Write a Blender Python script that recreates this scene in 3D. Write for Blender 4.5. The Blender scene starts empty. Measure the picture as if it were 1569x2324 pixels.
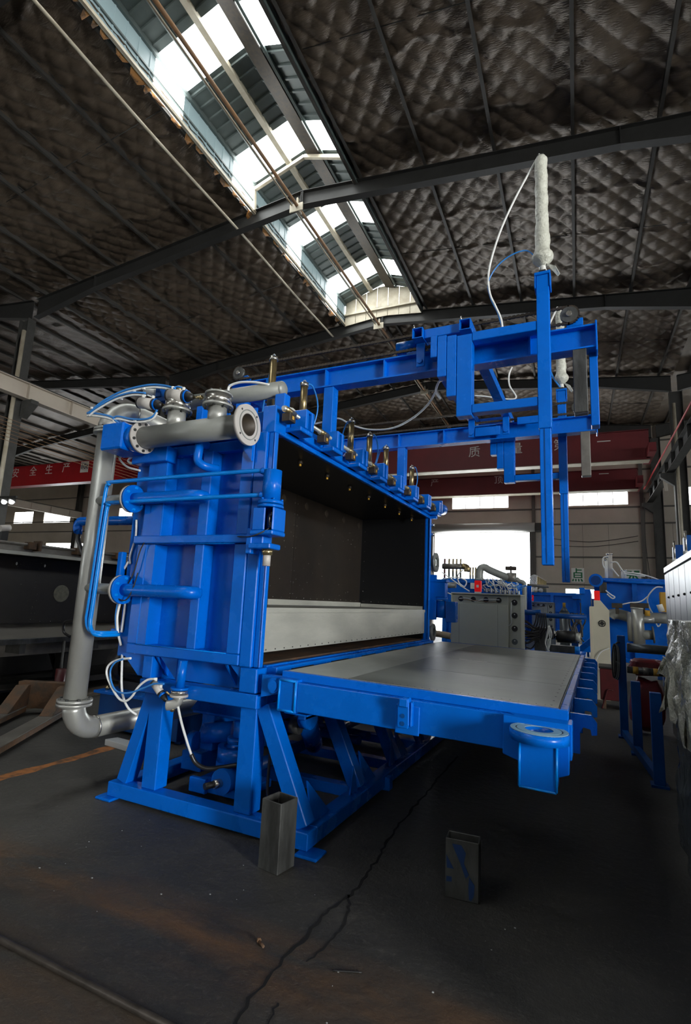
import bpy, math, random
from mathutils import Vector as V, Matrix, noise as mnoise
random.seed(7)
sc = bpy.context.scene
COL = sc.collection

# ------------------------------------------------------------------ camera
F = 1189.1                                  # focal length in pixels of the 1569 x 2324 frame
YAW, PITCH, ROLL = (math.radians(a) for a in (-25.776, 9.585, 2.644))
_f = V((math.sin(YAW) * math.cos(PITCH), math.cos(YAW) * math.cos(PITCH), math.sin(PITCH)))
_r0 = V((math.cos(YAW), -math.sin(YAW), 0))
_u0 = _r0.cross(_f)
_r = _r0 * math.cos(ROLL) + _u0 * math.sin(ROLL)
_u = _u0 * math.cos(ROLL) - _r0 * math.sin(ROLL)
EYE = V((0, 0, 1.5))
cam = bpy.data.cameras.new('camera')
cam.sensor_fit = 'HORIZONTAL'; cam.sensor_width = 36
cam.lens = F / 1569 * 36
cam.clip_end = 300; cam.clip_start = 0.05
camo = bpy.data.objects.new('camera', cam)
COL.objects.link(camo)
m3 = Matrix((_r, _u, -_f)).transposed()
camo.matrix_world = Matrix.Translation(EYE) @ m3.to_4x4()
sc.camera = camo

# ------------------------------------------------------------------ world, exposure
SKY = 12.0
w = bpy.data.worlds.new('overcast_sky'); sc.world = w
w.use_nodes = True
bg = w.node_tree.nodes['Background']
bg.inputs[0].default_value = (0.93, 0.97, 1.0, 1)
bg.inputs[1].default_value = SKY
PANEL_LIGHT = 13.0      # translucent roof panels lit by the sky
PANE_LIGHT = 10.0        # frosted window panes lit by the sky
# daylight from the yard, coming in through the open side door in the right wall, front right of the machine and out of the frame
dl = bpy.data.lights.new('side_door_daylight', 'AREA'); dl.shape = 'RECTANGLE'; dl.size = 2.6; dl.size_y = 4.2; dl.energy = 4000; dl.color = (1.0, .985, .95)
dlo = bpy.data.objects.new('side_door_daylight', dl); COL.objects.link(dlo)
dlo.location = (17.0, -5.9, 3.6); dlo.rotation_euler = (V((-2.4, 3.4, 1.6)) - V(dlo.location)).to_track_quat('-Z', 'Y').to_euler()
sc.view_settings.view_transform = 'Standard'
sc.view_settings.look = 'None'
sc.view_settings.exposure = -0.12
sc.view_settings.gamma = 1.0
sc.view_settings.use_curve_mapping = False
sc.cycles.use_denoising = True
sc.cycles.max_bounces = 5; sc.cycles.diffuse_bounces = 3; sc.cycles.glossy_bounces = 3
sc.cycles.use_adaptive_sampling = True; sc.cycles.adaptive_threshold = .03

# ------------------------------------------------------------------ pixel -> point (a pixel gives a direction, the plane it lies on gives the distance)
TH = math.radians(1.84)                      # the hall stands turned by this against the machine
RB = Matrix.Rotation(TH, 3, 'Z')
def P(px, py, x=None, y=None, z=None):
    d = _r * ((px - 784.5) / F) - _u * ((py - 1162) / F) + _f
    t = (x - EYE.x) / d.x if x is not None else (y - EYE.y) / d.y if y is not None else (z - EYE.z) / d.z
    return EYE + d * t

# ------------------------------------------------------------------ mesh builder
def frame(d, up=V((0, 0, 1))):
    d = d.normalized(); up = V(up)
    if abs(d.dot(up)) > .98: up = V((0, 1, 0)) if abs(d.y) < .9 else V((1, 0, 0))
    s = d.cross(up).normalized()
    return s, s.cross(d).normalized()
def smooth_path(pts, sub):
    pts = [V(p) for p in pts]
    if sub < 2 or len(pts) < 3: return pts
    out = []
    for i in range(len(pts) - 1):
        a, b, c, d = pts[max(i - 1, 0)], pts[i], pts[i + 1], pts[min(i + 2, len(pts) - 1)]
        for k in range(sub):
            t = k / sub
            out.append(.5 * (2 * b + (c - a) * t + (2 * a - 5 * b + 4 * c - d) * t * t + (3 * b - a - 3 * c + d) * t ** 3))
    return out + [pts[-1]]
class MB:
    def __init__(s): s.v = []; s.f = []; s.sm = []
    def add(s, vs, fs, sm=False):
        n = len(s.v); s.v += [V(p) for p in vs]
        for i, f in enumerate(fs):
            s.f.append([n + k for k in f]); s.sm.append(sm if isinstance(sm, bool) else sm[i])
        return s
    def box(s, x0, x1, y0, y1, z0, z1):
        return s.add([(x, y, z) for z in (z0, z1) for y in (y0, y1) for x in (x0, x1)],
                     [(0, 2, 3, 1), (4, 5, 7, 6), (0, 1, 5, 4), (2, 6, 7, 3), (0, 4, 6, 2), (1, 3, 7, 5)])
    def bar(s, p, q, w, h, up=(0, 0, 1)):
        p, q = V(p), V(q); a, b = frame(q - p, V(up)); a = a * (w / 2); b = b * (h / 2)
        return s.add([p - a - b, p + a - b, p + a + b, p - a + b, q - a - b, q + a - b, q + a + b, q - a + b],
                     [(0, 1, 2, 3), (7, 6, 5, 4), (0, 4, 5, 1), (1, 5, 6, 2), (2, 6, 7, 3), (3, 7, 4, 0)])
    def htube(s, p, q, w, h, t, up=(0, 0, 1)):          # hollow rectangular tube, open ends
        p, q = V(p), V(q); a, b = frame(q - p, V(up)); vs = []
        for c in (p, q):
            for k in (0, t):
                for sx, sy in ((-1, -1), (1, -1), (1, 1), (-1, 1)):
                    vs.append(c + a * (sx * (w / 2 - k)) + b * (sy * (h / 2 - k)))
        fs = []
        for i in range(4):
            j = (i + 1) % 4
            fs += [(i, 8 + i, 8 + j, j), (4 + i, 4 + j, 12 + j, 12 + i), (i, j, 4 + j, 4 + i), (8 + i, 12 + i, 12 + j, 8 + j)]
        return s.add(vs, fs)
    def ibeam(s, p, q, w, h, tf, tw, up=(0, 0, 1)):
        p, q = V(p), V(q); a, b = frame(q - p, V(up))
        s.bar(p - b * (h / 2 - tf / 2), q - b * (h / 2 - tf / 2), w, tf, up)
        s.bar(p + b * (h / 2 - tf / 2), q + b * (h / 2 - tf / 2), w, tf, up)
        return s.bar(p, q, tw, h - 2 * tf, up)
    def cyl(s, p, q, r, r2=None, n=16, cap=True):
        p, q = V(p), V(q); r2 = r if r2 is None else r2; a, b = frame(q - p); vs = []
        for c, rr in ((p, r), (q, r2)):
            vs += [c + a * (rr * math.cos(2 * math.pi * k / n)) + b * (rr * math.sin(2 * math.pi * k / n)) for k in range(n)]
        fs = [(k, (k + 1) % n, n + (k + 1) % n, n + k) for k in range(n)]; sm = [True] * n
        if cap: fs += [tuple(range(n - 1, -1, -1)), tuple(range(n, 2 * n))]; sm += [False, False]
        return s.add(vs, fs, sm)
    def tube(s, p, q, ro, ri, n=24):
        p, q = V(p), V(q); a, b = frame(q - p); vs = []
        for c in (p, q):
            for rr in (ro, ri):
                vs += [c + a * (rr * math.cos(2 * math.pi * k / n)) + b * (rr * math.sin(2 * math.pi * k / n)) for k in range(n)]
        fs = []; sm = []
        for k in range(n):
            j = (k + 1) % n
            fs += [(k, j, 2 * n + j, 2 * n + k), (n + k, 3 * n + k, 3 * n + j, n + j), (k, n + k, n + j, j), (2 * n + k, 2 * n + j, 3 * n + j, 3 * n + k)]
            sm += [True, True, False, False]
        return s.add(vs, fs, sm)
    def path(s, pts, r, n=8, sub=6, cap=True):
        pts = smooth_path(pts, sub); m = len(pts); vs = []
        t0 = (pts[1] - pts[0]).normalized(); a, b = frame(t0)
        for i, p in enumerate(pts):
            t = (pts[min(i + 1, m - 1)] - pts[max(i - 1, 0)]).normalized()
            a = (a - t * a.dot(t)).normalized(); b = t.cross(a)
            rr = r(i / (m - 1)) if callable(r) else r
            vs += [p + a * (rr * math.cos(2 * math.pi * k / n)) + b * (rr * math.sin(2 * math.pi * k / n)) for k in range(n)]
        fs = [(i * n + k, i * n + (k + 1) % n, (i + 1) * n + (k + 1) % n, (i + 1) * n + k) for i in range(m - 1) for k in range(n)]
        sm = [True] * len(fs)
        if cap: fs += [tuple(range(n - 1, -1, -1)), tuple(range((m - 1) * n, m * n))]; sm += [False, False]
        return s.add(vs, fs, sm)
    def prism(s, poly, vec):
        n = len(poly); poly = [V(p) for p in poly]; vec = V(vec)
        return s.add(poly + [p + vec for p in poly],
                     [tuple(range(n - 1, -1, -1)), tuple(range(n, 2 * n))] + [(k, (k + 1) % n, n + (k + 1) % n, n + k) for k in range(n)])
    def ball(s, c, r, n=8, sx=1, sy=1, sz=1):
        c = V(c); vs = [c + V((0, 0, r * sz))]; fs = []; m = n // 2
        for i in range(1, m):
            t = math.pi * i / m
            vs += [c + V((r * sx * math.sin(t) * math.cos(2 * math.pi * k / n), r * sy * math.sin(t) * math.sin(2 * math.pi * k / n), r * sz * math.cos(t))) for k in range(n)]
        vs.append(c - V((0, 0, r * sz))); e = len(vs) - 1
        for k in range(n):
            j = (k + 1) % n
            fs.append((0, 1 + k, 1 + j)); fs.append((e, e - n + j, e - n + k))
            for i in range(m - 2): fs.append((1 + i * n + k, 1 + (i + 1) * n + k, 1 + (i + 1) * n + j, 1 + i * n + j))
        return s.add(vs, fs, True)
    def xf(s, M):
        s.v = [M @ p for p in s.v]; return s
def rot_about(pt, ang, axis): return Matrix.Translation(V(pt)) @ Matrix.Rotation(ang, 4, axis) @ Matrix.Translation(-V(pt))

WM = {}
def obj(name, mb, mat, parent=None, bevel=0, bld=False, seg=1, origin=None):
    xs = [p.x for p in mb.v]; ys = [p.y for p in mb.v]; zs = [p.z for p in mb.v]
    c = V(((min(xs) + max(xs)) / 2, (min(ys) + max(ys)) / 2, min(zs))) if origin is None else V(origin)
    me = bpy.data.meshes.new(name)
    me.from_pydata([tuple(p - c) for p in mb.v], [], mb.f)
    me.polygons.foreach_set('use_smooth', mb.sm)
    me.materials.append(MAT[mat]); me.update()
    o = bpy.data.objects.new(name, me); COL.objects.link(o)
    Wm = (Matrix.Rotation(TH, 4, 'Z') if bld else Matrix.Identity(4)) @ Matrix.Translation(c)
    o.matrix_basis = Wm; WM[o.name] = Wm
    if parent is not None:
        o.parent = parent; o.matrix_parent_inverse = WM[parent.name].inverted()
    if bevel:
        b = o.modifiers.new('bevel', 'BEVEL'); b.width = bevel; b.segments = seg; b.limit_method = 'ANGLE'; b.angle_limit = .6
    return o
def tag(o, label, cat, group=None):
    o['label'] = label; o['category'] = cat
    if group: o['group'] = group
    return o
def thing(name, label, cat, loc=(0, 0, 0), group=None, bld=False):
    o = bpy.data.objects.new(name, None); COL.objects.link(o); o.empty_display_size = .1
    Wm = (Matrix.Rotation(TH, 4, 'Z') if bld else Matrix.Identity(4)) @ Matrix.Translation(V(loc))
    o.matrix_basis = Wm; WM[o.name] = Wm
    return tag(o, label, cat, group)
def struct(o): o['kind'] = 'structure'; return o
def share(src, name, off, parent=None):                     # a copy that shares mesh data, moved by off (world)
    o = src.copy(); o.name = name; COL.objects.link(o)
    Wm = Matrix.Translation(V(off)) @ WM[src.name]
    o.matrix_basis = Wm; WM[o.name] = Wm
    o.parent = None
    if parent is not None: o.parent = parent; o.matrix_parent_inverse = WM[parent.name].inverted()
    return o
def copy_tree(root, off, label=None, group=None):
    kids = {}
    for o in COL.objects:
        if o.parent: kids.setdefault(o.parent.name, []).append(o)
    def rec(o, par):
        c = share(o, o.name.split('.')[0], off, par)
        for k in kids.get(o.name, []): rec(k, c)
        return c
    r = rec(root, None)
    if label: r['label'] = label
    if group: r['group'] = group
    return r

# ------------------------------------------------------------------ materials
MAT = {}
def mat(name, col, rough=.5, metal=0., var=0., scale=4., col2=None, bump=0., bscale=40., spec=.5, coat=0., stretch=(1, 1, 1), emit=0., alpha=1., trans=0., contrast=(.35, .65), rvar=0.):
    m = bpy.data.materials.new(name); m.use_nodes = True; nt = m.node_tree; n = nt.nodes; L = nt.links
    b = n['Principled BSDF']
    b.inputs['Base Color'].default_value = (*col, 1); b.inputs['Roughness'].default_value = rough; b.inputs['Metallic'].default_value = metal
    b.inputs['Specular IOR Level'].default_value = spec
    if coat: b.inputs['Coat Weight'].default_value = coat; b.inputs['Coat Roughness'].default_value = .12
    if emit: b.inputs['Emission Color'].default_value = (*col, 1); b.inputs['Emission Strength'].default_value = emit
    if alpha < 1: b.inputs['Alpha'].default_value = alpha
    if trans: b.inputs['Transmission Weight'].default_value = trans
    if col2 or bump or rvar:
        g = n.new('ShaderNodeNewGeometry'); mp = n.new('ShaderNodeMapping'); mp.inputs['Scale'].default_value = stretch
        L.new(g.outputs['Position'], mp.inputs['Vector'])
        if col2 or rvar:
            t = n.new('ShaderNodeTexNoise'); t.inputs['Scale'].default_value = scale; t.inputs['Detail'].default_value = 6; t.inputs['Roughness'].default_value = .62
            L.new(mp.outputs[0], t.inputs['Vector'])
            r = n.new('ShaderNodeValToRGB'); r.color_ramp.elements[0].position, r.color_ramp.elements[1].position = contrast
            r.color_ramp.elements[0].color = (*(col2 or col), 1); r.color_ramp.elements[1].color = (*col, 1)
            L.new(t.outputs[0], r.inputs[0])
            if col2: L.new(r.outputs[0], b.inputs['Base Color'])
            if rvar:
                mr = n.new('ShaderNodeMapRange'); mr.inputs['To Min'].default_value = max(rough - rvar, .03); mr.inputs['To Max'].default_value = min(rough + rvar, 1)
                L.new(t.outputs[0], mr.inputs[0]); L.new(mr.outputs[0], b.inputs['Roughness'])
        if bump:
            t2 = n.new('ShaderNodeTexNoise'); t2.inputs['Scale'].default_value = bscale; t2.inputs['Detail'].default_value = 4
            L.new(mp.outputs[0], t2.inputs['Vector'])
            bp = n.new('ShaderNodeBump'); bp.inputs['Strength'].default_value = bump; bp.inputs['Distance'].default_value = .02
            L.new(t2.outputs[0], bp.inputs['Height']); L.new(bp.outputs[0], b.inputs['Normal'])
    MAT[name] = m
    return m
mat('blue', (.0, .135, .64), .27, col2=(.0, .115, .55), scale=2.2, spec=.26, rvar=.08, bump=.04, bscale=30)
mat('blue_dark', (.001, .065, .26), .4, spec=.25, col2=(.005, .045, .2), scale=3, bump=.05)
mat('blue_tubes', (.0, .22, .75), .28, spec=.35)
mat('silver', (.48, .49, .455), .36, .5, col2=(.38, .39, .37), scale=3, rvar=.1, bump=.05, bscale=60, stretch=(1, 1, .4))
mat('grey_pipe', (.29, .305, .28), .42, .2, col2=(.24, .25, .235), scale=4, bump=.04)
mat('grey_flange', (.48, .46, .43), .5, .05)
mat('alu', (.45, .455, .405), .42, .3, col2=(.35, .355, .315), scale=3.5, rvar=.12, bump=.06, bscale=50, stretch=(1, .5, 2))
mat('steel', (.55, .54, .5), .25, .9)
mat('brass', (.46, .37, .2), .25, .9)
mat('gold', (.42, .33, .17), .28, .85, col2=(.35, .27, .13), scale=8)
mat('panel_black', (.014, .011, .0085), .34, col2=(.022, .017, .0125), scale=3, rvar=.12, bump=.03, bscale=15)
mat('panel_dark', (.003, .0032, .004), .4, col2=(.0045, .005, .006), scale=2)
mat('black', (.012, .012, .012), .5)
mat('rubber', (.015, .015, .016), .35)
mat('clamp', (.035, .03, .026), .5, .4, col2=(.06, .045, .03), scale=12)
mat('dark_steel', (.105, .11, .107), .42, .5, col2=(.05, .052, .05), scale=11, rvar=.14, bump=.2, bscale=30, stretch=(1, 1, .3), contrast=(.38, .66))
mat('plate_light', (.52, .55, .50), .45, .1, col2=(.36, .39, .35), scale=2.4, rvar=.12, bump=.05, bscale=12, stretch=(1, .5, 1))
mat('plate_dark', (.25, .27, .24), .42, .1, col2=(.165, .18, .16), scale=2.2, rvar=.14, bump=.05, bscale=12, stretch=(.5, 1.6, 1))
def floor_material():
    m = bpy.data.materials.new('floor'); m.use_nodes = True; nt = m.node_tree; n = nt.nodes; L = nt.links; b = n['Principled BSDF']
    g = n.new('ShaderNodeNewGeometry')
    def nz(sc_, det, str_=(1, 1, 1)):
        mp = n.new('ShaderNodeMapping'); mp.inputs['Scale'].default_value = str_; L.new(g.outputs['Position'], mp.inputs[0])
        t = n.new('ShaderNodeTexNoise'); t.inputs['Scale'].default_value = sc_; t.inputs['Detail'].default_value = det; t.inputs['Roughness'].default_value = .65; L.new(mp.outputs[0], t.inputs[0]); return t.outputs[0]
    def ramp(src, stops):
        r = n.new('ShaderNodeValToRGB'); e = r.color_ramp.elements
        while len(e) < len(stops): e.new(.5)
        for k, (p, c) in enumerate(stops): e[k].position = p; e[k].color = (*c, 1)
        L.new(src, r.inputs[0]); return r.outputs[0]
    def mth(op, a, b_):
        x = n.new('ShaderNodeMath'); x.operation = op; x.use_clamp = True
        for k, v in enumerate((a, b_)):
            if isinstance(v, (int, float)): x.inputs[k].default_value = v
            else: L.new(v, x.inputs[k])
        return x.outputs[0]
    def mix(f, a, b_):
        x = n.new('ShaderNodeMix'); x.data_type = 'RGBA'; L.new(f, x.inputs[0])
        for k, v in ((6, a), (7, b_)):
            if isinstance(v, tuple): x.inputs[k].default_value = (*v, 1)
            else: L.new(v, x.inputs[k])
        return x.outputs[2]
    base = ramp(nz(.7, 8), [(.3, (.024, .024, .023)), (.52, (.052, .050, .045)), (.72, (.092, .087, .076))])
    grit = ramp(nz(34, 4), [(.56, (0, 0, 0)), (.72, (1, 1, 1))])
    c = mix(mth('MULTIPLY', grit, .35), base, (.15, .14, .12))
    sep = n.new('ShaderNodeSeparateXYZ'); L.new(g.outputs['Position'], sep.inputs[0])
    # rust stained strips that run across the floor
    def strip(y0, w):
        a = n.new('ShaderNodeMath'); a.operation = 'SUBTRACT'; L.new(sep.outputs[1], a.inputs[0]); a.inputs[1].default_value = y0
        d = n.new('ShaderNodeMath'); d.operation = 'ABSOLUTE'; L.new(a.outputs[0], d.inputs[0])
        k = n.new('ShaderNodeMapRange'); L.new(d.outputs[0], k.inputs[0]); k.inputs[1].default_value = w; k.inputs[2].default_value = 0; k.inputs[3].default_value = 0; k.inputs[4].default_value = 1
        return k.outputs[0]
    rn = ramp(nz(2.6, 8, (.5, 1.6, 1)), [(.38, (0, 0, 0)), (.62, (1, 1, 1))])
    c = mix(mth('MULTIPLY', mth('MULTIPLY', strip(2.12, .26), rn), .8), c, (.15, .078, .032))
    c = mix(mth('MULTIPLY', mth('MULTIPLY', strip(1.5, .42), rn), .6), c, (.11, .064, .03))
    L.new(c, b.inputs['Base Color'])
    rr = n.new('ShaderNodeMapRange'); L.new(nz(1.4, 6), rr.inputs[0]); rr.inputs[3].default_value = .42; rr.inputs[4].default_value = .85; L.new(rr.outputs[0], b.inputs['Roughness'])
    bp = n.new('ShaderNodeBump'); bp.inputs['Strength'].default_value = .8; bp.inputs['Distance'].default_value = .014; L.new(nz(13, 8), bp.inputs['Height']); L.new(bp.outputs[0], b.inputs['Normal'])
    b.inputs['Specular IOR Level'].default_value = .35
    MAT['floor'] = m
floor_material()
mat('ring_face', (.24, .42, .52), .4, spec=.4)
mat('paint_shaded', (.003, .028, .11), .5)  # overspray blue, darkened in colour for the shade the tube stands in
mat('rust_stain', (.085, .042, .018), .8, col2=(.04, .027, .017), scale=5, contrast=(.4, .6))
mat('line_orange', (.32, .115, .025), .75, col2=(.09, .045, .02), scale=9, contrast=(.38, .55))
mat('crack', (.004, .004, .004), .9)
mat('rail', (.06, .052, .045), .4, .5, col2=(.03, .026, .022), scale=12)
mat('quilt', (.145, .112, .08), .4, .3, col2=(.095, .073, .052), scale=2.5, rvar=.12, bump=.5, bscale=26, stretch=(.45, 1.8, 1))
mat('purlin', (.065, .062, .055), .55, .2, col2=(.045, .043, .038), scale=3)
mat('rafter', (.03, .03, .028), .55, .1, col2=(.022, .022, .02), scale=3)
mat('column', (.06, .06, .055), .6, .1, col2=(.04, .04, .036), scale=3)
mat('cream', (.5, .46, .36), .55, col2=(.38, .33, .24), scale=3)
mat('rust_pipe', (.26, .13, .05), .65, .1, col2=(.2, .13, .08), scale=6)
mat('foil_torn', (.36, .17, .05), .5, .3, col2=(.12, .07, .035), scale=6, contrast=(.45, .55))
mat('sheet', (.10, .125, .12), .5, .1, col2=(.08, .105, .10), scale=2)
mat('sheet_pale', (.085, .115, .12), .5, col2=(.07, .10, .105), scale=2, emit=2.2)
mat('panel_lit', (.97, 1., 1.), .6, emit=PANEL_LIGHT)
mat('pane_lit', (.97, 1., 1.), .6, emit=PANE_LIGHT)
mat('wall', (.52, .465, .385), .7, col2=(.45, .4, .33), scale=.8, bump=.03)
mat('girt', (.1, .092, .08), .6)
mat('shutter', (.4, .39, .36), .45, .3)
mat('red_crane', (.19, .018, .022), .5, col2=(.155, .016, .02), scale=1)
mat('red_bright', (.5, .012, .018), .45, col2=(.42, .012, .018), scale=1)
mat('red_dark', (.075, .006, .008), .45, col2=(.05, .006, .007), scale=6)
mat('red_bag', (.2, .018, .025), .35, col2=(.14, .014, .02), scale=6, bump=.3, bscale=8)
mat('red_lamp', (.8, .01, .01), .3, emit=.25)
mat('white', (.75, .76, .72), .45)
mat('letter', (.72, .68, .62), .6)
mat('green', (.01, .16, .06), .6)
mat('cabinet', (.52, .545, .445), .42, col2=(.48, .5, .41), scale=1.5)
mat('beige', (.56, .53, .40), .45, col2=(.5, .47, .355), scale=1.5)
mat('grey_cab', (.14, .155, .16), .35, .3, col2=(.11, .125, .13), scale=3, stretch=(4, 4, .4), rvar=.1)
mat('hose_white', (.78, .8, .78), .35)
mat('hose_blue', (.03, .22, .62), .3)
mat('wire', (.02, .02, .02), .5)
mat('bubble', (.55, .54, .43), .2, col2=(.26, .26, .2), scale=5, bump=.7, bscale=60, rvar=.1, contrast=(.4, .6), trans=.15)
mat('film_dark', (.06, .075, .085), .09, col2=(.03, .04, .05), scale=5, bump=1., bscale=7, stretch=(1, 1, .3))
mat('wrap', (.62, .63, .55), .3, col2=(.5, .51, .44), scale=10, bump=.5, bscale=50)
mat('motor_green', (.012, .045, .03), .4)
mat('rusty', (.13, .07, .035), .7, .2, col2=(.07, .05, .035), scale=6, contrast=(.4, .6), bump=.2)
mat('raw_steel', (.22, .21, .185), .42, .4, col2=(.14, .13, .115), scale=5, rvar=.12)
mat('wood', (.3, .25, .17), .7, col2=(.22, .17, .11), scale=4, stretch=(1, 4, 4))
mat('wedge', (.4, .42, .42), .6)
mat('yellow', (.5, .28, .03), .5)
mat('dull_disc', (.3, .29, .22), .55, .2, col2=(.2, .2, .16), scale=18)
mat('lamp_lit', (1, 1, 1), .5, emit=30)
# ================================================================== THE HALL (built in the hall's own axes, turned by TH)
RX, HALF, SLOPE, Z0 = -6.0, 9.6, .105, 11.1
Y0, Y1 = -10.0, 28.3
FRAMES = [-8.06, -2.03, 4.0, 10.03, 16.0, 22.1, 28.0]
def zb(x):                                  # underside of the rafters
    d = abs(((x - RX + HALF) % (2 * HALF)) - HALF)
    return Z0 - SLOPE * d
ZQ = .58
XL, XR = -46.0, 13.2

fl = MB().box(XL, XR, Y0, Y1, -.12, 0)
floor = struct(obj('floor', fl, 'floor', bld=True))

# ---- far wall with its door and windows
OPEN = [(-7.1, -2.12, 0, 5.43), (-6.16, -3.17, 6.7, 7.38), (-.25, 2.42, 6.7, 7.42), (4.75, 6.6, 6.6, 7.5), (-.5, 1.0, .9, 2.6),
        (-39.0, -36.0, 6.5, 7.5), (-42.6, -40.3, 6.5, 7.5), (-30.9, -29.6, 6.7, 7.5), (-38.3, -35.2, 0, 4.9), (-34.6, -33.9, 3.9, 4.9)]
def holed_wall(name, axis, c0, c1, a0, a1, z1, holes, mt):
    xs = sorted({a0, a1} | {h[0] for h in holes} | {h[1] for h in holes}); zs = sorted({0, z1} | {h[2] for h in holes} | {h[3] for h in holes})
    m = MB()
    for i in range(len(xs) - 1):
        run = None
        for j in range(len(zs) - 1):
            cx, cz = (xs[i] + xs[i + 1]) / 2, (zs[j] + zs[j + 1]) / 2
            if any(h[0] < cx < h[1] and h[2] < cz < h[3] for h in holes):
                continue
            if axis == 'y': m.box(xs[i], xs[i + 1], c0, c1, zs[j], zs[j + 1])
            else: m.box(c0, c1, xs[i], xs[i + 1], zs[j], zs[j + 1])
    return struct(obj(name, m, mt, bld=True))
wall_far = holed_wall('wall_far', 'y', Y1, Y1 + .2, XL, XR, 12.2, OPEN, 'wall')
BACK_OPEN = [(-12.5, -9, 6.2, 7.6), (2.5, 6, 6.2, 7.6), (-22, -19, .0, 4.5)]
wall_back = holed_wall('wall_back', 'y', Y0 - .2, Y0, XL, XR, 12.2, BACK_OPEN, 'wall')
wall_left = struct(obj('wall_left', MB().box(XL - .2, XL, Y0 - .2, Y1 + .2, 0, 12.2), 'wall', bld=True))
wall_right = holed_wall('wall_right', 'x', XR, XR + .2, Y0, Y1, 12.2, [(-5.9, -3.1, 0, 5.3), (2, 8, 5.6, 7.2), (12, 18, 5.6, 7.2)], 'wall')
for z in (.95, 2.75, 4.1, 5.75, 6.55, 8.4, 9.8):
    for a, b in ([(XL, -7.3), (-1.9, XR)] if z < 5.6 else [(XL, XR)]):
        if z == .95 or z == 2.75:
            if a < -20: a = -35.0
        obj('wall_rail', MB().box(a, b, Y1 - .07, Y1 - .002, z, z + .07), 'girt', wall_far, bld=True)
for x in (-10.4, -2.0, 2.9, -13, 5.8, -20, -24, -28):
    obj('wall_post', MB().box(x, x + .16, Y1 - .14, Y1 - .075, 0, 9), 'girt', wall_far, bld=True)
for x in (-8.6, -.9, .35, 1.5, 4.2, 7.4): obj('wall_seam', MB().box(x, x + .012, Y1 - .008, Y1 - .001, 0 if x > 0 else 5.9, 5.75 if x > 0 else 6.5), 'girt', wall_far, bld=True)
nwin = 0
def window(x0, x1, z0, z1, n, fr='white'):
    global nwin; nwin += 1
    t = MB(); e = .035
    t.box(x0, x1, Y1 + .02, Y1 + .12, z0, z0 + e); t.box(x0, x1, Y1 + .02, Y1 + .12, z1 - e, z1)
    for k in range(n + 1):
        x = x0 + (x1 - x0) * k / n; t.box(max(x - e / 2, x0), min(x + e / 2, x1), Y1 + .021, Y1 + .119, z0 + e, z1 - e)
    o = struct(obj('window_%d' % nwin, t, fr, bld=True))
    for k in range(n):
        a = x0 + (x1 - x0) * k / n + e / 2; b = x0 + (x1 - x0) * (k + 1) / n - e / 2
        obj('pane', MB().box(a, b, Y1 + .06, Y1 + .075, z0 + e, z1 - e), 'pane_lit', o, bld=True)
for (x0, x1, z0, z1), n in zip(OPEN[1:8], (4, 4, 2, 2, 3, 2, 2)): window(x0, x1, z0, z1, n)
window(*OPEN[9], 1)
# roller door, rolled up
d1 = MB(); d1.cyl((-7.3, Y1 - .32, 5.62), (-1.85, Y1 - .32, 5.62), .24, n=20)
door1 = struct(obj('door_1', d1, 'shutter', bld=True))
for z in (5.5, 5.56): obj('shutter_slat', MB().box(-7.1, -2.1, Y1 - .10, Y1 - .06, z - .12, z - .07), 'shutter', door1, bld=True)
for x in (-7.28, -2.12): obj('door_guide', MB().box(x, x + .14, Y1 - .22, Y1 - .02, 0, 5.45), 'girt', door1, bld=True)
obj('drive_box', MB().box(-1.82, -1.45, Y1 - .55, Y1 - .1, 5.4, 5.8), 'rafter', door1, bld=True)

# ---- roof: quilted insulation, purlins, rafters, columns
ceiling = struct(bpy.data.objects.new('ceiling', None)); COL.objects.link(ceiling); WM['ceiling'] = Matrix.Identity(4)
OX0, OX1, OY1 = -7.42, -4.58, 15.9
def quilt(x0, x1, y0, y1, step):
    nx = max(2, int(round((x1 - x0) / step))); ny = max(2, int(round((y1 - y0) / step)))
    vs = []; A = .05
    for j in range(ny + 1):
        y = y0 + (y1 - y0) * j / ny
        for i in range(nx + 1):
            x = x0 + (x1 - x0) * i / nx
            wob = .025 * math.sin(x * 1.7 + y * .9) + .02 * math.sin(y * 2.3 - x)
            a = (x + wob) / .46 + y / .56; b = (x + wob) / .46 - y / .56
            h = A * (abs(math.sin(math.pi * a / 1)) * abs(math.sin(math.pi * b / 1))) ** .5
            ys = (y + .12 * math.sin(x * 2.1) + .07 * math.sin(x * 5.3 + 1)) % 1.45        # overlapping roll edges sag
            h += .055 * math.exp(-((ys - .2) / .07) ** 2) * (.4 + .6 * math.sin(x * 2.9 + math.floor(y / 1.45) * 2.4) ** 2)
            h += .018 * mnoise.noise(V((x * 1.3, y * 1.3, 3)))
            xp = ((x - RX + .11) % 1.5) - .75
            h += .05 * (1 - (xp / .75) ** 2)                                              # belly between purlins
            vs.append((x, y, zb(x) + ZQ - h))
    m = MB(); n = nx + 1
    m.v = [V(p) for p in vs]
    m.f = [[j * n + i, (j + 1) * n + i, (j + 1) * n + i + 1, j * n + i + 1] for j in range(ny) for i in range(nx)]
    m.sm = [True] * len(m.f)
    obj('insulation_quilt', m, 'quilt', ceiling, bld=True)
ys = [Y0] + FRAMES[:-1] + [Y1]
for k in range(len(ys) - 1):
    a, b = ys[k], ys[k + 1]; st = .042 if b > 4.1 else .2
    top = OX0 if b < 16.5 else RX
    quilt(RX - HALF, top, a, b, st)
    quilt(OX1 if b < 16.5 else RX, RX + HALF, a, b, st)
    s2 = .14 if b > 10 else .3
    quilt(-25.2, RX - HALF, a, b, s2); quilt(-34.8, -25.2, a, b, .3); quilt(-46, -34.8, a, b, .3)
    quilt(RX + HALF, 13.2, a, b, .2)
roof_top = MB()
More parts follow.
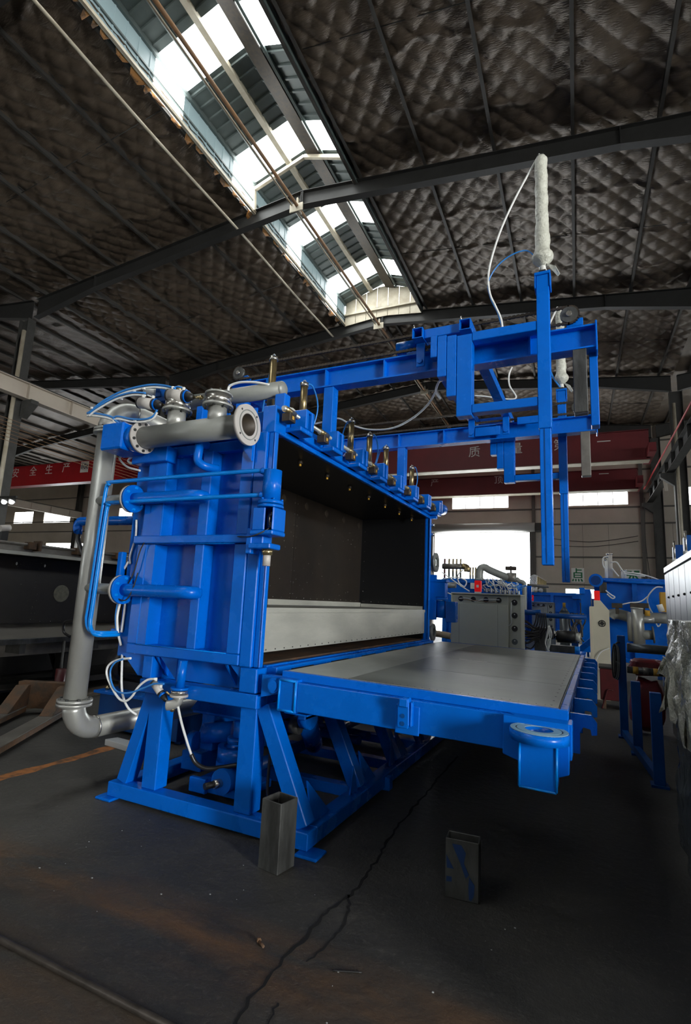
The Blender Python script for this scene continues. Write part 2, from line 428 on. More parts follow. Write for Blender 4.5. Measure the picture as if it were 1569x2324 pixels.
for x0, x1 in ((XL, -44.4), (-44.4, -34.8), (-34.8, -25.2), (-25.2, -15.6), (-15.6, OX0), (OX1, 3.6), (3.6, XR)):
    y1s = Y1
    roof_top.prism([(x0, Y0, zb(x0) + ZQ + .06), (x1, Y0, zb(x1) + ZQ + .06), (x1, Y0, zb(x1) + ZQ + .1), (x0, Y0, zb(x0) + ZQ + .1)], (0, Y1 - Y0, 0))
roof_top.prism([(OX0, OY1, zb(OX0) + ZQ + .06), (RX, OY1, Z0 + ZQ + .06), (OX1, OY1, zb(OX1) + ZQ + .06), (OX1, OY1, zb(OX1) + ZQ + .1), (RX, OY1, Z0 + ZQ + .1), (OX0, OY1, zb(OX0) + ZQ + .1)], (0, Y1 - OY1, 0))
obj('roof_deck', roof_top, 'sheet', ceiling, bld=True)
pofs = [1.6, 3.14, 4.64, 6.16, 7.66, 9.1]
def purlin(x, y0=Y0, y1=Y1):
    z = zb(x) + .40
    m = MB().box(x - .03, x - .018, y0, y1, z, z + .17).box(x - .0179, x + .035, y0, y1, z, z + .012).box(x - .0179, x + .035, y0, y1, z + .158, z + .17)
    obj('purlin', m, 'purlin', ceiling, bld=True)
for s_ in (-1, 1):
    for d in pofs: purlin(RX + s_ * d)
    for rx in (-25.2, -44.4, 13.2):
        for d in pofs:
            x = rx + s_ * d
            if XL < x < XR: purlin(x)
for dx in (-.2, .2): purlin(RX + dx, OY1 + .1)
for y in (6.9, 13.0, 19.0, 25.0):                          # thin tie rods between purlins
    for sx in (-1, 1):
        obj('tie_rod', MB().cyl((RX + sx * 1.65, y, zb(RX + 1.65) + .5), (RX + sx * 9.1, y + .25, zb(RX + 9.1) + .5), .009, n=6), 'rafter', ceiling, bld=True)
ntrim = 0
def frame_rafter(y, rx, half=HALF):
    global ntrim; ntrim += 1
    m = MB(); z0 = Z0
    for sx in (-1, 1):
        hx = 2.6
        for (d0, d1, h0, h1) in ((0, half - hx, .4, .4), (half - hx, half - .1, .4, .62)):
            pa = V((rx + sx * d0, y, z0 - SLOPE * d0 + .4)); pb = V((rx + sx * d1, y, z0 - SLOPE * d1 + .4))
            top = [pa, pb]; bot = [pa - V((0, 0, h0)), pb - V((0, 0, h1))]
            m.prism([top[0] - V((0, .09, .014)), top[1] - V((0, .09, .014)), top[1] - V((0, .09, 0)), top[0] - V((0, .09, 0))], (0, .18, 0))
            m.prism([bot[0] - V((0, .09, 0)), bot[1] - V((0, .09, 0)), bot[1] + V((0, -.09, .014)), bot[0] + V((0, -.09, .014))], (0, .18, 0))
            m.prism([bot[0] + V((0, -.005, .014)), bot[1] + V((0, -.005, .014)), top[1] - V((0, .005, .014)), top[0] - V((0, .005, .014))], (0, .01, 0))
        for d in (0.02, half - hx):
            p = V((rx + sx * d, y, z0 - SLOPE * d)); m.box(p.x - .008, p.x + .008, y - .085, y + .085, p.z + .015, p.z + .385)
    struct(obj('trim_%d' % ntrim, m, 'rafter', bld=True))
for y in FRAMES:
    frame_rafter(y, RX); frame_rafter(y, -25.2)
    if y > 9: frame_rafter(y, 13.2); frame_rafter(y, -44.4)
def column(x, y, top):
    global ntrim; ntrim += 1
    m = MB().ibeam((x, y, 0), (x, y, top), .26, .42, .014, .01, up=(1, 0, 0))
    m.box(x - .26, x + .26, y - .2, y + .2, 0, .03)
    o = struct(obj('trim_%d' % ntrim, m, 'column', bld=True))
    return o
for y in FRAMES[3:]:
    column(-15.88, y, zb(-15.6) - .22); column(3.62, y, zb(3.6) - .22); column(-34.8, y, zb(-34.8) - .22)
column(-15.88, 4.0, zb(-15.6) - .22)

# ---- the roof monitor above the ridge
ME, MR = 12.12, 12.62        # eave and ridge heights
LP, LW, LY0 = 2.65, .86, 6.4 # lit panels: pitch, width, first
segs = []
y = LY0 - 6 * LP
while y < OY1:
    segs.append((y, min(y + LW, OY1), True))
    if y + LW < OY1: segs.append((y + LW, min(y + LP, OY1), False))
    y += LP
segs.insert(0, (Y0, LY0 - 6 * LP, False)) if LY0 - 6 * LP > Y0 else None
def slopepoint(sx, t, y, dz=0.): return V((RX + sx * 1.62 * t, y, MR + (ME - .06 - MR) * t + dz))
for y0, y1, lit in segs:
    y0 = max(y0, Y0)
    for sx in (-1, 1):
        a, b, c, d = slopepoint(sx, 0, y0), slopepoint(sx, 1, y0), slopepoint(sx, 1, y1), slopepoint(sx, 0, y1)
        m = MB().prism([a, b, c, d], (0, 0, .012))
        if lit:
            obj('skylight_panel', m, 'panel_lit', ceiling, bld=True)
        else:
            k = y0 + .13
            while k < y1 - .05:
                m.prism([slopepoint(sx, .0, k - .035), slopepoint(sx, .0, k + .035), slopepoint(sx, .0, k + .02, -.035), slopepoint(sx, .0, k - .02, -.035)], slopepoint(sx, 1, 0) - slopepoint(sx, 0, 0))
                k += .3
            obj('roof_sheet', m, 'sheet', ceiling, bld=True)
    # side walls of the monitor: left pale translucent, right opaque
    m = MB().box(OX0 - .05, OX0 - .035, y0, y1, zb(OX0) + .35, ME)
    if lit: obj('skylight_panel', m, 'panel_lit', ceiling, bld=True)
    else:
        k = y0 + .15
        while k < y1: m.box(OX0 - .0349, OX0 - .02, k, k + .03, zb(OX0) + .35, ME); k += .3
        obj('side_sheet', m, 'sheet_pale', ceiling, bld=True)
    obj('side_sheet', MB().box(OX1 + .035, OX1 + .05, y0, y1, zb(OX1) + .35, ME), 'sheet', ceiling, bld=True)
for y0 in (Y0,):
    obj('monitor_ridge', MB().prism([(RX - .18, y0, MR - .03), (RX, y0, MR + .04), (RX + .18, y0, MR - .03), (RX, y0, MR + .06)], (0, OY1 - y0, 0)), 'sheet', ceiling, bld=True)
for x, z, wd, mt in ((OX0 + .0, ME - .09, .06, 'sheet'), (RX - .44, MR - .24, .13, 'cream'), (RX - .98, MR - .40, .05, 'sheet'), (RX + .5, MR - .26, .06, 'sheet'), (RX + 1.05, MR - .42, .05, 'cream')):
    obj('monitor_purlin', MB().box(x - wd / 2, x + wd / 2, Y0, OY1 - .02, z, z + .11), mt, ceiling, bld=True)
obj('old_insulation', MB().prism([slopepoint(1, .06, Y0, -.05), slopepoint(1, .27, Y0, -.05), slopepoint(1, .27, Y0, -.1), slopepoint(1, .06, Y0, -.12)], (0, OY1 - Y0, 0)), 'clamp', ceiling, bld=True)
for y in (-2.03, 4.0, 9.95):
    m = MB()
    for sx in (-1, 1):
        m.bar(slopepoint(sx, 0, y, -.16), slopepoint(sx, 1, y, -.16), .08, .09)
        m.bar((RX + sx * 1.40, y, zb(RX + 1.4) + .36), (RX + sx * 1.46, y, ME - .08), .09, .09, up=(0, 1, 0))
    obj('monitor_frame', m, 'cream', ceiling, bld=True)
ew = MB()
for k in range(7):
    x0 = OX0 + (OX1 - OX0) * k / 7; x1 = OX0 + (OX1 - OX0) * (k + 1) / 7 - .015
    zt = lambda x: MR - .03 - abs(x - RX) / 1.62 * (MR - ME)
    obj('gable_panel', MB().prism([(x0, OY1, zb(x0) + .3), (x1, OY1, zb(x1) + .3), (x1, OY1, zt(x1)), (x0, OY1, zt(x0))], (0, .03, 0)), 'cream', ceiling, bld=True)
for z, yy in ((11.62, OY1 - .04),): obj('gable_rail', MB().box(OX0, OX1, yy - .05, yy + .035, z, z + .06), 'cream', ceiling, bld=True)
# edge of the opening: cream edge beams, torn foil, sagging pipe runs
for x in (OX0, OX1):
    obj('edge_beam', MB().box(x - .03, x + .03, Y0, OY1, zb(x) + .33, zb(x) + (.40 if x < RX else .72)), 'cream' if x < RX else 'purlin', ceiling, bld=True)
m = MB(); n = 0
yy = Y0
while yy < OY1 - .2:
    L_ = random.uniform(.06, .5); d = random.uniform(.03, .12) + (.12 * random.random() if random.random() < .35 else 0); x = OX0 - .06
    m.prism([(x, yy, zb(x) + .38), (x, yy + L_, zb(x) + .38), (x - d, yy + L_ * .7, zb(x) + .36 - d * .5), (x - d * .7, yy + L_ * .2, zb(x) + .33 - d * .4)], (.006, 0, .006))
    yy += L_ * random.uniform(.6, 1.6)
fo = obj('torn_foil', m, 'foil_torn', ceiling, bld=True); fo['kind'] = 'stuff'
def run(name, x, z, r, mt, sag, y0=Y0, y1=Y1):
    pts = []
    fr = [f for f in FRAMES if y0 - 4 < f < y1]
    for a, b in zip(fr[:-1], fr[1:]):
        pts += [(x, a, z), (x, a + (b - a) * .5, z - sag)]
    pts.append((x, fr[-1], z))
    obj(name, MB().path(pts, r, 8, 5), mt, ceiling, bld=True)
run('sprinkler_pipe', RX - .1, 11.08, .042, 'rust_pipe', .0)
run('conduit', RX - .24, 11.12, .022, 'cream', .0)
run('conduit', -7.9, 10.96, .032, 'cream', .04, y1=16.5)
for y in FRAMES[2:6]:
    obj('pipe_hanger', MB().box(RX - .3, RX + .06, y - .12, y - .09, 10.93, 11.14).box(RX - .12, RX - .08, y - .12, y + .12, 11.0, 11.3), 'cream', ceiling, bld=True)

# ---- overhead cranes and their runways
def text_mesh(s, size, mt, parent, loc, bld=True, name='letter', thick=.004, rotz=0.):
    cu = bpy.data.curves.new('t', 'FONT'); cu.body = s; cu.size = size; cu.extrude = thick; cu.align_x = 'CENTER'; cu.align_y = 'CENTER'
    ob = bpy.data.objects.new('t', cu); COL.objects.link(ob)
    dg = bpy.context.evaluated_depsgraph_get(); me = bpy.data.meshes.new_from_object(ob.evaluated_get(dg))
    bpy.data.objects.remove(ob); me.name = name
    me.materials.clear(); me.materials.append(MAT[mt])
    o = bpy.data.objects.new(name, me); COL.objects.link(o)
    Wm = (Matrix.Rotation(TH, 4, 'Z') if bld else Matrix.Identity(4)) @ Matrix.Translation(V(loc)) @ Matrix.Rotation(rotz, 4, 'Z') @ Matrix.Rotation(math.pi / 2, 4, 'X')
    o.matrix_basis = Wm; WM[o.name] = Wm
    if parent is not None: o.parent = parent; o.matrix_parent_inverse = WM[parent.name].inverted()
    return o
def bpx(px, py, y):                          # pixel on a plane y = const of the hall -> (x, z) in hall axes
    d = RB.transposed() @ (_r * ((px - 784.5) / F) - _u * ((py - 1162) / F) + _f)
    t = y / d.y
    return d.x * t, 1.5 + d.z * t
def girder(label, y, x0, x1, z0, z1, mt, letters, ls, grp):
    g = thing('crane_girder', label, 'crane', ((x0 + x1) / 2, y, z0), grp, bld=True)
    obj('web', MB().box(x0, x1, y, y + .34, z0 + .03, z1), mt, g, bld=True)
    obj('bottom_flange', MB().box(x0, x1, y - .08, y + .42, z0, z0 + .029), 'cream' if mt == 'red_crane' else mt, g, bld=True)
    obj('top_flange', MB().box(x0, x1, y - .08, y + .42, z1 + .001, z1 + .03), mt, g, bld=True)
    for xe in (x0, x1):
        obj('end_carriage', MB().box(xe - .12, xe + .12, y - .9, y + 1.0, z0 + .1, z0 + .45), mt, g, bld=True)
    for s, px, py in letters:
        x, z = bpx(px, py, y - .006); text_mesh(s, ls, 'letter', g, (x, y - .006, z))
    return g
ZR = 7.3
girder('dark red overhead crane girder nearer the machine, lettered in pale characters', 22.3, -14.7, 2.7, 7.3, 8.5, 'red_crane', [('质', 1077, 1027), ('量', 1172, 1019), ('第', 1271, 1011), ('一', 1371, 1004)], .52, None)
girder('dark red overhead crane girder at the far wall, above the windows', 26.6, -14.7, 2.7, 7.08, 8.05, 'red_crane', [('产', 987, 1096), ('顶', 1132, 1090), ('一', 1371, 1077)], .45, None)
gl = girder('bright red crane girder in the left bay with white safety lettering', 20.0, -33.8, -16.6, 7.28, 8.45, 'red_bright', [('安', 35, 1075), ('全', 75, 1071), ('生', 111, 1067), ('产', 150, 1062)], .62, None)
x, z = bpx(192, 1059, 19.99)
obj('capacity_plate', MB().box(x - .3, x + .3, 19.985, 19.999, z - .33, z + .33), 'letter', gl, bld=True)
text_mesh('10t', .42, 'rafter', gl, (x, 19.978, z))
obj('hoist', MB().cyl((-19.6, 19.6, 6.9), (-18.5, 19.6, 6.9), .32, n=14).box(-19.3, -18.8, 19.3, 19.95, 7.0, 7.27), 'motor_green', gl, bld=True)
def runway(label, x, z, y0, y1, mt):
    t = thing('crane_runway', label, 'beam', (x, (y0 + y1) / 2, z - .5), bld=True)
    obj('beam', MB().ibeam((x, y0, z - .25), (x, y1, z - .25), .26, .5, .02, .012), mt, t, bld=True)
    obj('crane_rail', MB().box(x - .04, x + .04, y0, y1, z + .001, z + .07), 'rafter', t, bld=True)
    y = y0 + .4
    while y < y1: obj('stiffener', MB().box(x - .12, x + .12, y, y + .012, z - .478, z - .022), mt, t, bld=True); y += 1.5
    return t
rl = runway('grey crane runway beam on the left column row above the wires', -15.2, 7.58, 2, 28, 'wall')
rr = runway('dark crane runway beam along the right column row', 3.3, 7.22, 10, 28, 'column')
obj('conductor_rail', MB().path([(3.08, 10, 7.42), (3.08, 28, 7.38)], .03, 6, 1), 'red_bright', rr, bld=True)
r2 = runway('crane runway beam seen far off on the second left column row', -34.4, 7.2, 4, 28, 'wall')
for y in FRAMES[3:]:
    for x, sx in ((3.42, -1),):
        obj('bracket', MB().prism([(x - .001, y - .12, 6.7), (x - .45, y - .12, 6.7), (x - .45, y - .12, 6.55), (x - .001, y - .12, 6.2)], (0, .24, 0)), 'column', rr, bld=True)
        obj('brace', MB().bar((x - .3, y + .2, 6.75), (x + .1, y + 2.6, 6.62), .12, .1), 'wall', rr, bld=True)
    obj('bracket', MB().prism([(-15.38, y - .12, 7.07), (-14.95, y - .12, 7.07), (-14.95, y - .12, 6.95), (-15.38, y - .12, 6.55)], (0, .24, 0)), 'column', rl, bld=True)
for i, (x, y) in enumerate(((-15.5, 9.72), (3.5, 21.78))):
    tag(obj('downpipe', MB().cyl((x, y, 0), (x, y, 9.3), .06, n=12), 'cream', bld=True), ('pale yellow downpipe on the left steel column', 'pale yellow downpipe on the right steel column')[i], 'pipe')
wl = thing('wire_run', 'bundle of thin overhead wires under the left runway beam', 'wire', (-15, 12, 6.2), bld=True)
for k in range(7):
    obj('wire', MB().path([(-14.72 - .03 * k, 4, 6.25 - .09 * k), (-14.72 - .03 * k, 16, 6.1 - .1 * k), (-14.72 - .03 * k, 27.9, 6.2 - .09 * k)], .008, 5, 4), 'rust_pipe', wl, bld=True)
for k, (p, q, sag, lab) in enumerate((((-1.4, 28.15, 5.1), (2.75, 28.15, 5.15), .25, 'thin sagging cable across the far wall, upper'), ((-1.4, 28.15, 4.75), (2.75, 28.15, 4.9), .18, 'thin sagging cable across the far wall, lower'), ((3.05, 27.7, 6.9), (3.2, 27.7, 2.4), .0, 'cable hanging down the far right column'), ((3.45, 27.62, 5.2), (3.3, 27.55, 2.6), .1, 'slack cable looping beside the far right column'))):
    mid = (V(p) + V(q)) / 2 - V((0.0 if sag else .12, 0, sag))
    tag(obj('cable', MB().path([p, mid, q], .014, 5, 8), 'wire', bld=True), lab, 'cable')
# signs on the far wall: green print on white boards
def sign(px0, py0, px1, py1, lab, prints):
    yy = Y1 - .09
    x0, z1 = bpx(px0, py0, yy); x1, z0 = bpx(px1, py1, yy)
    t = tag(obj('wall_sign', MB().box(x0, x1, yy - .012, yy, z0, z1), 'white', bld=True), lab, 'sign')
    for poly in prints:
        obj('print', MB().prism([(x0 + (x1 - x0) * a, yy - .018, z0 + (z1 - z0) * b) for a, b in poly], (0, .0055, 0)), 'green', t, bld=True)
R4 = lambda a, b, c, d: [(a, b), (c, b), (c, d), (a, d)]
dian = [R4(.34, .66, .45, .98), R4(.45, .82, .82, .9), R4(.16, .62, .86, .7), R4(.16, .36, .27, .62), R4(.75, .36, .86, .62), R4(.16, .3, .86, .37), R4(.27, .46, .75, .53),
        [(.04, .06), (.16, .06), (.2, .24), (.09, .24)], [(.28, .06), (.4, .06), (.4, .24), (.29, .24)], [(.52, .06), (.64, .06), (.61, .24), (.5, .24)], [(.76, .06), (.92, .06), (.82, .24), (.7, .24)]]
sign(1297, 1289, 1327, 1322, 'white wall sign with green character and stripes beside the mast', dian)
xian = [R4(.05, .6, .95, .75), R4(.1, .8, .4, .9), R4(.55, .8, .9, .92), [(.1, .3), (.2, .3), (.4, .6), (.25, .6)], [(.55, .6), (.7, .6), (.95, .3), (.8, .3)], R4(.3, .35, .7, .45), R4(.42, .05, .55, .6)]
sign(1420, 1292, 1457, 1330, 'white wall sign with green character behind the right blue mold', xian)
# twin lamp on the left steel column
pl_ = [P(10, 1139, y=9.1), P(27, 1139, y=9.1)]
t = thing('twin_lamp', 'pair of lit lamps on the left steel column', 'lamp', (pl_[0] + pl_[1]) / 2)
for p in pl_:
    obj('housing', MB().cyl(p + V((0, .05, .12)), p + V((0, .0, .02)), .05, .1, n=12), 'rafter', t); obj('bulb', MB().ball(p + V((0, -.01, 0)), .07, 10), 'lamp_lit', t)
obj('arm', MB().bar(V((-15.74, 9.15, pl_[0].z + .16)), pl_[1] + V((.1, .05, .15)), .05, .05), 'rafter', t)
# ================================================================== THE BLOCK MOLD (main machine)
BM = thing('block_mold', 'large blue foam block molding machine with its door lowered like a table', 'machine', (-2.6, 5.0, 0))
def part(name, mb, mt='blue', par=None, bevel=.006): return obj(name, mb, mt, par or BM, bevel)
def B(*a): return MB().box(*a)
# ---- stand
part('base_beam', B(-3.28, -1.60, 3.0, 3.12, .02, .118)); part('base_beam', B(-3.28, -1.60, 6.78, 6.9, .02, .118))
part('base_beam', B(-3.28, -3.16, 3.121, 6.779, .02, .118)); part('base_beam', B(-1.72, -1.60, 3.121, 6.779, .02, .118))
for y in (3.92, 4.72, 5.52): part('base_beam', B(-3.159, -1.721, y, y + .1, .02, .1))
for x in (-3.34, -1.66):
    for y in (2.98, 6.8): part('foot_plate', B(x, x + .15, y - .03, y + .11, 0, .019))
part('foot_plate', B(-1.66, -1.56, 4.28, 4.36, 0, .1))
LY = [3.03, 3.84, 4.65, 5.46, 6.5]
for k, y in enumerate(LY):
    for x in ((-2.985, -2.175) if k in (0, 4) else (-2.985,)):
        part('leg', B(x, x + .132, y, y + .12, .119, .774))
    part('brace_leg', MB().bar((-3.19, y + .06, .119), (-2.985, y + .06, .77), .11, .1, up=(1, 0, 0)))
    part('brace_leg', MB().bar((-1.675, y + .06, .119), (-2.01, y + .06, .79), .11, .105, up=(1, 0, 0)))
    part('gusset', MB().prism([(-1.665, y + .116, .119), (-1.665, y + .36, .119), (-1.71, y + .116, .36)], (.012, 0, 0)), bevel=0)
    part('gusset', MB().prism([(-1.662, y - .0, .119), (-1.662, y - .13, .119), (-1.70, y - .0, .28)], (.012, 0, 0)), bevel=0) if k else None
# ring beam on the legs
part('ring_beam', B(-3.06, -2.02, 2.985, 3.105, .775, .866)); part('ring_beam', B(-3.06, -2.02, 6.8, 6.92, .775, .866))
part('ring_beam', B(-3.06, -2.94, 3.106, 6.799, .775, .866)); part('ring_beam', B(-2.14, -2.02, 3.106, 6.799, .775, .866))
# ---- lower body band
part('lower_band', B(-3.02, -2.10, 3.12, 6.88, .867, 1.035), bevel=0)
part('end_block', B(-3.05, -2.96, 2.99, 3.11, .872, 1.035)); part('end_block', B(-2.17, -2.035, 2.985, 3.11, .872, 1.03))
for x in (-2.93, -2.30):
    part('gusset', MB().prism([(x, 3.119, 1.033), (x, 2.99, 1.033), (x, 3.119, .88)], (.014, 0, 0)), bevel=0)
    part('gusset', MB().prism([(x + .04, 2.998, 1.033), (x + .2, 2.998, 1.033), (x + .2, 2.998, .89)], (0, .012, 0)), bevel=0)
# ---- end wall facing the camera: plate, frame, ribs
part('end_plate', B(-3.22, -2.14, 3.09, 3.13, 1.036, 2.66), bevel=0)
def rail(name, x0, x1, z0, z1, y0=2.955, y1=3.089): part(name, B(x0, x1, y0, y1, z0, z1))
# mitred lower frame and upper frame
rail('frame_bar', -3.2, -2.17, 1.04, 1.112); rail('frame_bar', -3.2, -3.10, 1.113, 1.858); rail('frame_bar', -2.275, -2.17, 1.113, 1.858)
rail('rib', -2.645, -2.565, 1.113, 1.858, 2.975); part('ledge', B(-3.22, -2.055, 2.925, 3.089, 1.86, 1.918))
rail('frame_bar', -3.18, -2.985, 1.919, 2.56, 2.965); rail('frame_bar', -2.275, -2.17, 1.919, 2.62); rail('rib', -2.645, -2.555, 1.919, 2.56, 2.975)
part('header', B(-3.2, -2.17, 3.03, 3.089, 2.561, 2.64))
part('cover_strip', B(-3.1, -2.985, 2.958, 2.9645, 1.92, 2.56), bevel=0); part('cover_strip', B(-3.099, -3.02, 2.96, 3.088, 1.113, 1.857), bevel=0)
for z in (1.858, 1.112):
    part('weld_bead', MB().path([(-3.1, 2.952, z), (-2.275, 2.952, z)], .004, 5, 1), 'blue_tubes', bevel=0)
part('corner_gusset', MB().prism([(-2.27, 2.93, 2.56), (-2.17, 2.93, 2.56), (-2.17, 2.93, 2.44)], (0, .024, 0)), bevel=0)
part('corner_gusset', MB().prism([(-2.46, 2.95, 2.84), (-2.42, 2.95, 2.84), (-2.36, 2.95, 2.66), (-2.5, 2.95, 2.66)], (0, .014, 0)), bevel=0)
part('corner_gusset', MB().prism([(-2.2, 2.95, 2.84), (-2.17, 2.95, 2.84), (-2.17, 2.95, 2.62), (-2.25, 2.95, 2.66)], (0, .014, 0)), bevel=0)
# left-hand side column and brackets
part('side_column', B(-3.37, -3.221, 3.03, 3.2, 1.0, 2.56)); part('side_column', B(-3.45, -3.371, 3.1, 3.22, 1.0, 2.5))
part('side_bracket', B(-3.46, -3.38, 3.02, 3.099, 1.15, 1.2)); part('side_bracket', B(-3.43, -3.38, 2.98, 3.028, 1.5, 1.8))
part('hopper_plate', MB().prism([(-3.3, 3.02, 1.03), (-3.05, 3.02, 1.03), (-3.05, 3.02, .88), (-3.12, 3.02, .88)], (0, .02, 0)), bevel=0)
# right-hand door post: face plate and bright flange
part('door_post', B(-2.169, -2.075, 2.965, 3.10, 1.036, 2.66)); part('door_post_flange', B(-2.074, -2.03, 2.99, 3.045, 1.036, 2.656)); part('door_post_lip', B(-2.029, -2.018, 2.985, 3.03, 1.036, 2.656))
# ---- outer shell
part('top_shell', B(-3.3, -2.09, 3.14, 6.95, 2.67, 2.75), bevel=0); part('back_shell', B(-3.3, -3.06, 3.14, 6.95, 1.036, 2.669), bevel=0)
part('far_shell', B(-3.059, -2.09, 6.86, 6.95, 1.036, 2.669), bevel=0)
part('top_beam', B(-3.25, -2.145, 3.05, 3.14, 2.661, 2.85)); part('top_beam', B(-2.99, -2.52, 3.02, 3.049, 2.70, 2.83))
part('top_corner', B(-2.144, -2.03, 2.99, 3.14, 2.657, 2.862))
for y in (3.55, 4.15, 4.75, 5.35, 5.95, 6.55): part('back_rib', B(-3.4, -3.301, y, y + .08, 1.036, 2.70))
# ---- chamber lining
part('back_lining', B(-3.059, -3.02, 3.14, 4.975, 1.43, 2.655), 'panel_black', bevel=0); part('back_lining', B(-3.059, -3.02, 4.981, 6.835, 1.43, 2.655), 'panel_black', bevel=0)
part('far_lining', B(-3.019, -2.09, 6.835, 6.859, 1.05, 2.655), 'panel_dark', bevel=0)
part('roof_lining', B(-3.02, -2.06, 3.13, 6.83, 2.656, 2.669), 'panel_dark', bevel=0)
part('near_lining', B(-3.05, -2.09, 3.131, 3.139, 1.05, 2.655), 'panel_dark', bevel=0)
mf = part('moving_floor', B(-3.0, -2.075, 3.15, 6.82, 1.128, 1.418), 'alu', bevel=0)
part('front_sheet', B(-2.074, -2.068, 3.06, 6.825, 1.126, 1.392), 'alu', mf, 0); part('top_strip', B(-2.074, -2.06, 3.06, 6.825, 1.393, 1.428), 'alu', mf, 0)
part('floor_sheet', B(-2.99, -2.08, 3.16, 6.815, 1.4185, 1.424), 'alu', mf, 0)
part('back_strip', B(-3.019, -3.0, 3.15, 6.83, 1.425, 1.482), 'alu', mf, 0)
part('side_strip', B(-2.99, -2.1, 6.821, 6.833, 1.425, 1.47), 'alu', mf, 0)
rv = MB()
y = 3.12
while y < 6.8:
    for z in (1.408, 1.142): rv.cyl((-2.062, y, z), (-2.066, y, z), .005, n=6)
    y += .118
s = part('rivets', rv, 'dark_steel', mf, 0); s['kind'] = 'stuff'
dots = MB()
def dot(x, y, z, r=.005, ax='x'): dots.cyl((x, y, z), (x + (.004 if ax == 'x' else 0), y - (.004 if ax == 'y' else 0), z), r, n=6)
for k in range(9): dot(-3.02, 4.95 , 1.55 + k * .125); dot(-3.02, 5.01, 1.55 + k * .125)
random.seed(4)
for k in range(46): dot(-3.02, random.uniform(3.9, 6.7), random.uniform(1.52, 2.45), .004)
y = 3.5
while y < 6.8: dot(-3.02, y, 1.505); y += .16
for k in range(8): dot(-2.95 + k * .11, 6.834, 1.50, .004, 'y'); dot(-2.97, 6.834, 1.5 + k * .14, .004, 'y'); dot(-2.13, 6.834, 1.6 + k * .14, .004, 'y')
s = part('lining_screws', dots, 'steel', bevel=0); s['kind'] = 'stuff'
for k in range(7):
    y = 3.72 + .5 * k
    a = part('fill_nozzle', MB().cyl((-2.245, y, 2.655), (-2.245, y, 2.625), .022, n=10), 'clamp', bevel=0)
    part('nozzle_tip', MB().cyl((-2.245, y, 2.6249), (-2.245, y, 2.606), .011, n=8), 'yellow', a, 0)
for k in range(7):
    y = 3.7 + .5 * k
    part('vent_cap', MB().cyl((-3.02, y, 2.557), (-3.012, y, 2.557), .042, n=14), 'clamp', bevel=0)
# ---- front frame of the opening
part('front_header', B(-2.089, -2.035, 3.141, 6.86, 2.657, 2.79)); part('front_lip', B(-2.034, -2.02, 3.05, 6.9, 2.655, 2.675)); part('front_lip', B(-2.0339, -2.0, 3.141, 6.9, 2.70, 2.715))
part('far_post', B(-2.089, -2.03, 6.861, 6.95, .96, 2.79)); part('far_post', B(-2.0299, -2.015, 6.84, 6.9, 1.04, 2.655))
part('sill', B(-2.1, -1.96, 3.11, 6.9, .90, 1.036)); part('sill_lip', B(-2.034, -2.0, 3.05, 6.9, 1.037, 1.05))
for k in range(6): part('sill_slot', B(-1.9599, -1.954, 3.3 + k * .62, 3.62 + k * .62, 1.0, 1.012), 'black', bevel=0)
part('pit_shade_floor', B(-2.98, -2.11, 3.14, 6.83, 1.0361, 1.05), 'rusty', bevel=0)  # brown sheet standing in for the shade beneath the moving floor
# ---- latches along the top of the opening
rod = part('latch_shaft', MB().cyl((-1.965, 2.98, 2.825), (-1.965, 7.0, 2.825), .0165, n=10), 'silver', bevel=0)
for k in range(8):
    y = 3.19 + .525 * k
    c = part('latch_block', B(-2.03, -1.895, y, y + .038, 2.735, 2.885)); part('block_cheek', B(-2.03, -1.895, y + .085, y + .123, 2.735, 2.885), par=c)
    part('block_web', B(-2.03, -1.985, y + .0385, y + .0845, 2.735, 2.885), par=c); part('block_foot', B(-2.034, -1.9, y - .06, y + .12, 2.70, 2.734), par=c)
    part('block_bridge', B(-1.984, -1.896, y + .0385, y + .0845, 2.865, 2.885), par=c)
for k in range(8):
    y = 3.0 + .53 * k
    c = part('clamp', B(-2.0, -1.93, y + .02, y + .1, 2.742, 2.803), 'clamp', bevel=.003)
    part('clamp_sleeve', MB().tube((-1.965, y, 2.825), (-1.965, y + .13, 2.825), .024, .0166, 14), 'gold', c, 0)
    part('clamp_mark', B(-1.9299, -1.928, y + .05, y + .075, 2.76, 2.785), 'yellow', c, 0)
for k, y in enumerate((3.30, 3.47, 4.39, 4.85, 5.33, 6.25)):
    x = -2.1 if k else -2.3
    z0 = 2.85; zt = 3.228 if k else 3.41
    c = part('air_cylinder', MB().cyl((x, y, z0 + .09), (x, y, zt - .033), .030, n=16), 'gold', bevel=0)
    part('cylinder_cap', MB().cyl((x, y, zt - .032), (x, y, zt), .036, n=16), 'steel', c, 0); part('cylinder_cap', MB().cyl((x, y, z0 + .05), (x, y, z0 + .089), .036, n=16), 'steel', c, 0)
    part('cylinder_rod', MB().cyl((x, y, z0 - .06), (x, y, z0 + .049), .014, n=10), 'steel', c, 0)
    part('lifting_ring', MB().path([(x + .014 * math.cos(t), y, zt + .012 + .014 * math.sin(t)) for t in [i * math.pi / 5 for i in range(11)]], .004, 6, 1), 'steel', c, 0)
    part('air_hose', MB().path([(x, y, zt), (x - .03, y + .04, zt + .03), (x - .12, y + .1, 3.2), (x - .22, y + .2, 3.0), (x - .25, y + .24, 2.85)] if k % 2 == 0 else [(x, y, 3.22), (x + .02, y + .1, 3.24), (x + .0, y + .24, 3.12), (x - .05, y + .26, 2.95), (x - .12, y + .2, 2.86)], .007, 6, 5), 'hose_blue', c, 0)
    part('air_hose', MB().path([(x, y, z0 + .06), (x - .08, y + .1, z0 + .09), (x - .2, y + .22, z0 + .06), (x - .26, y + .3, z0 - .02)], .008, 6, 5), 'hose_white', c, 0)
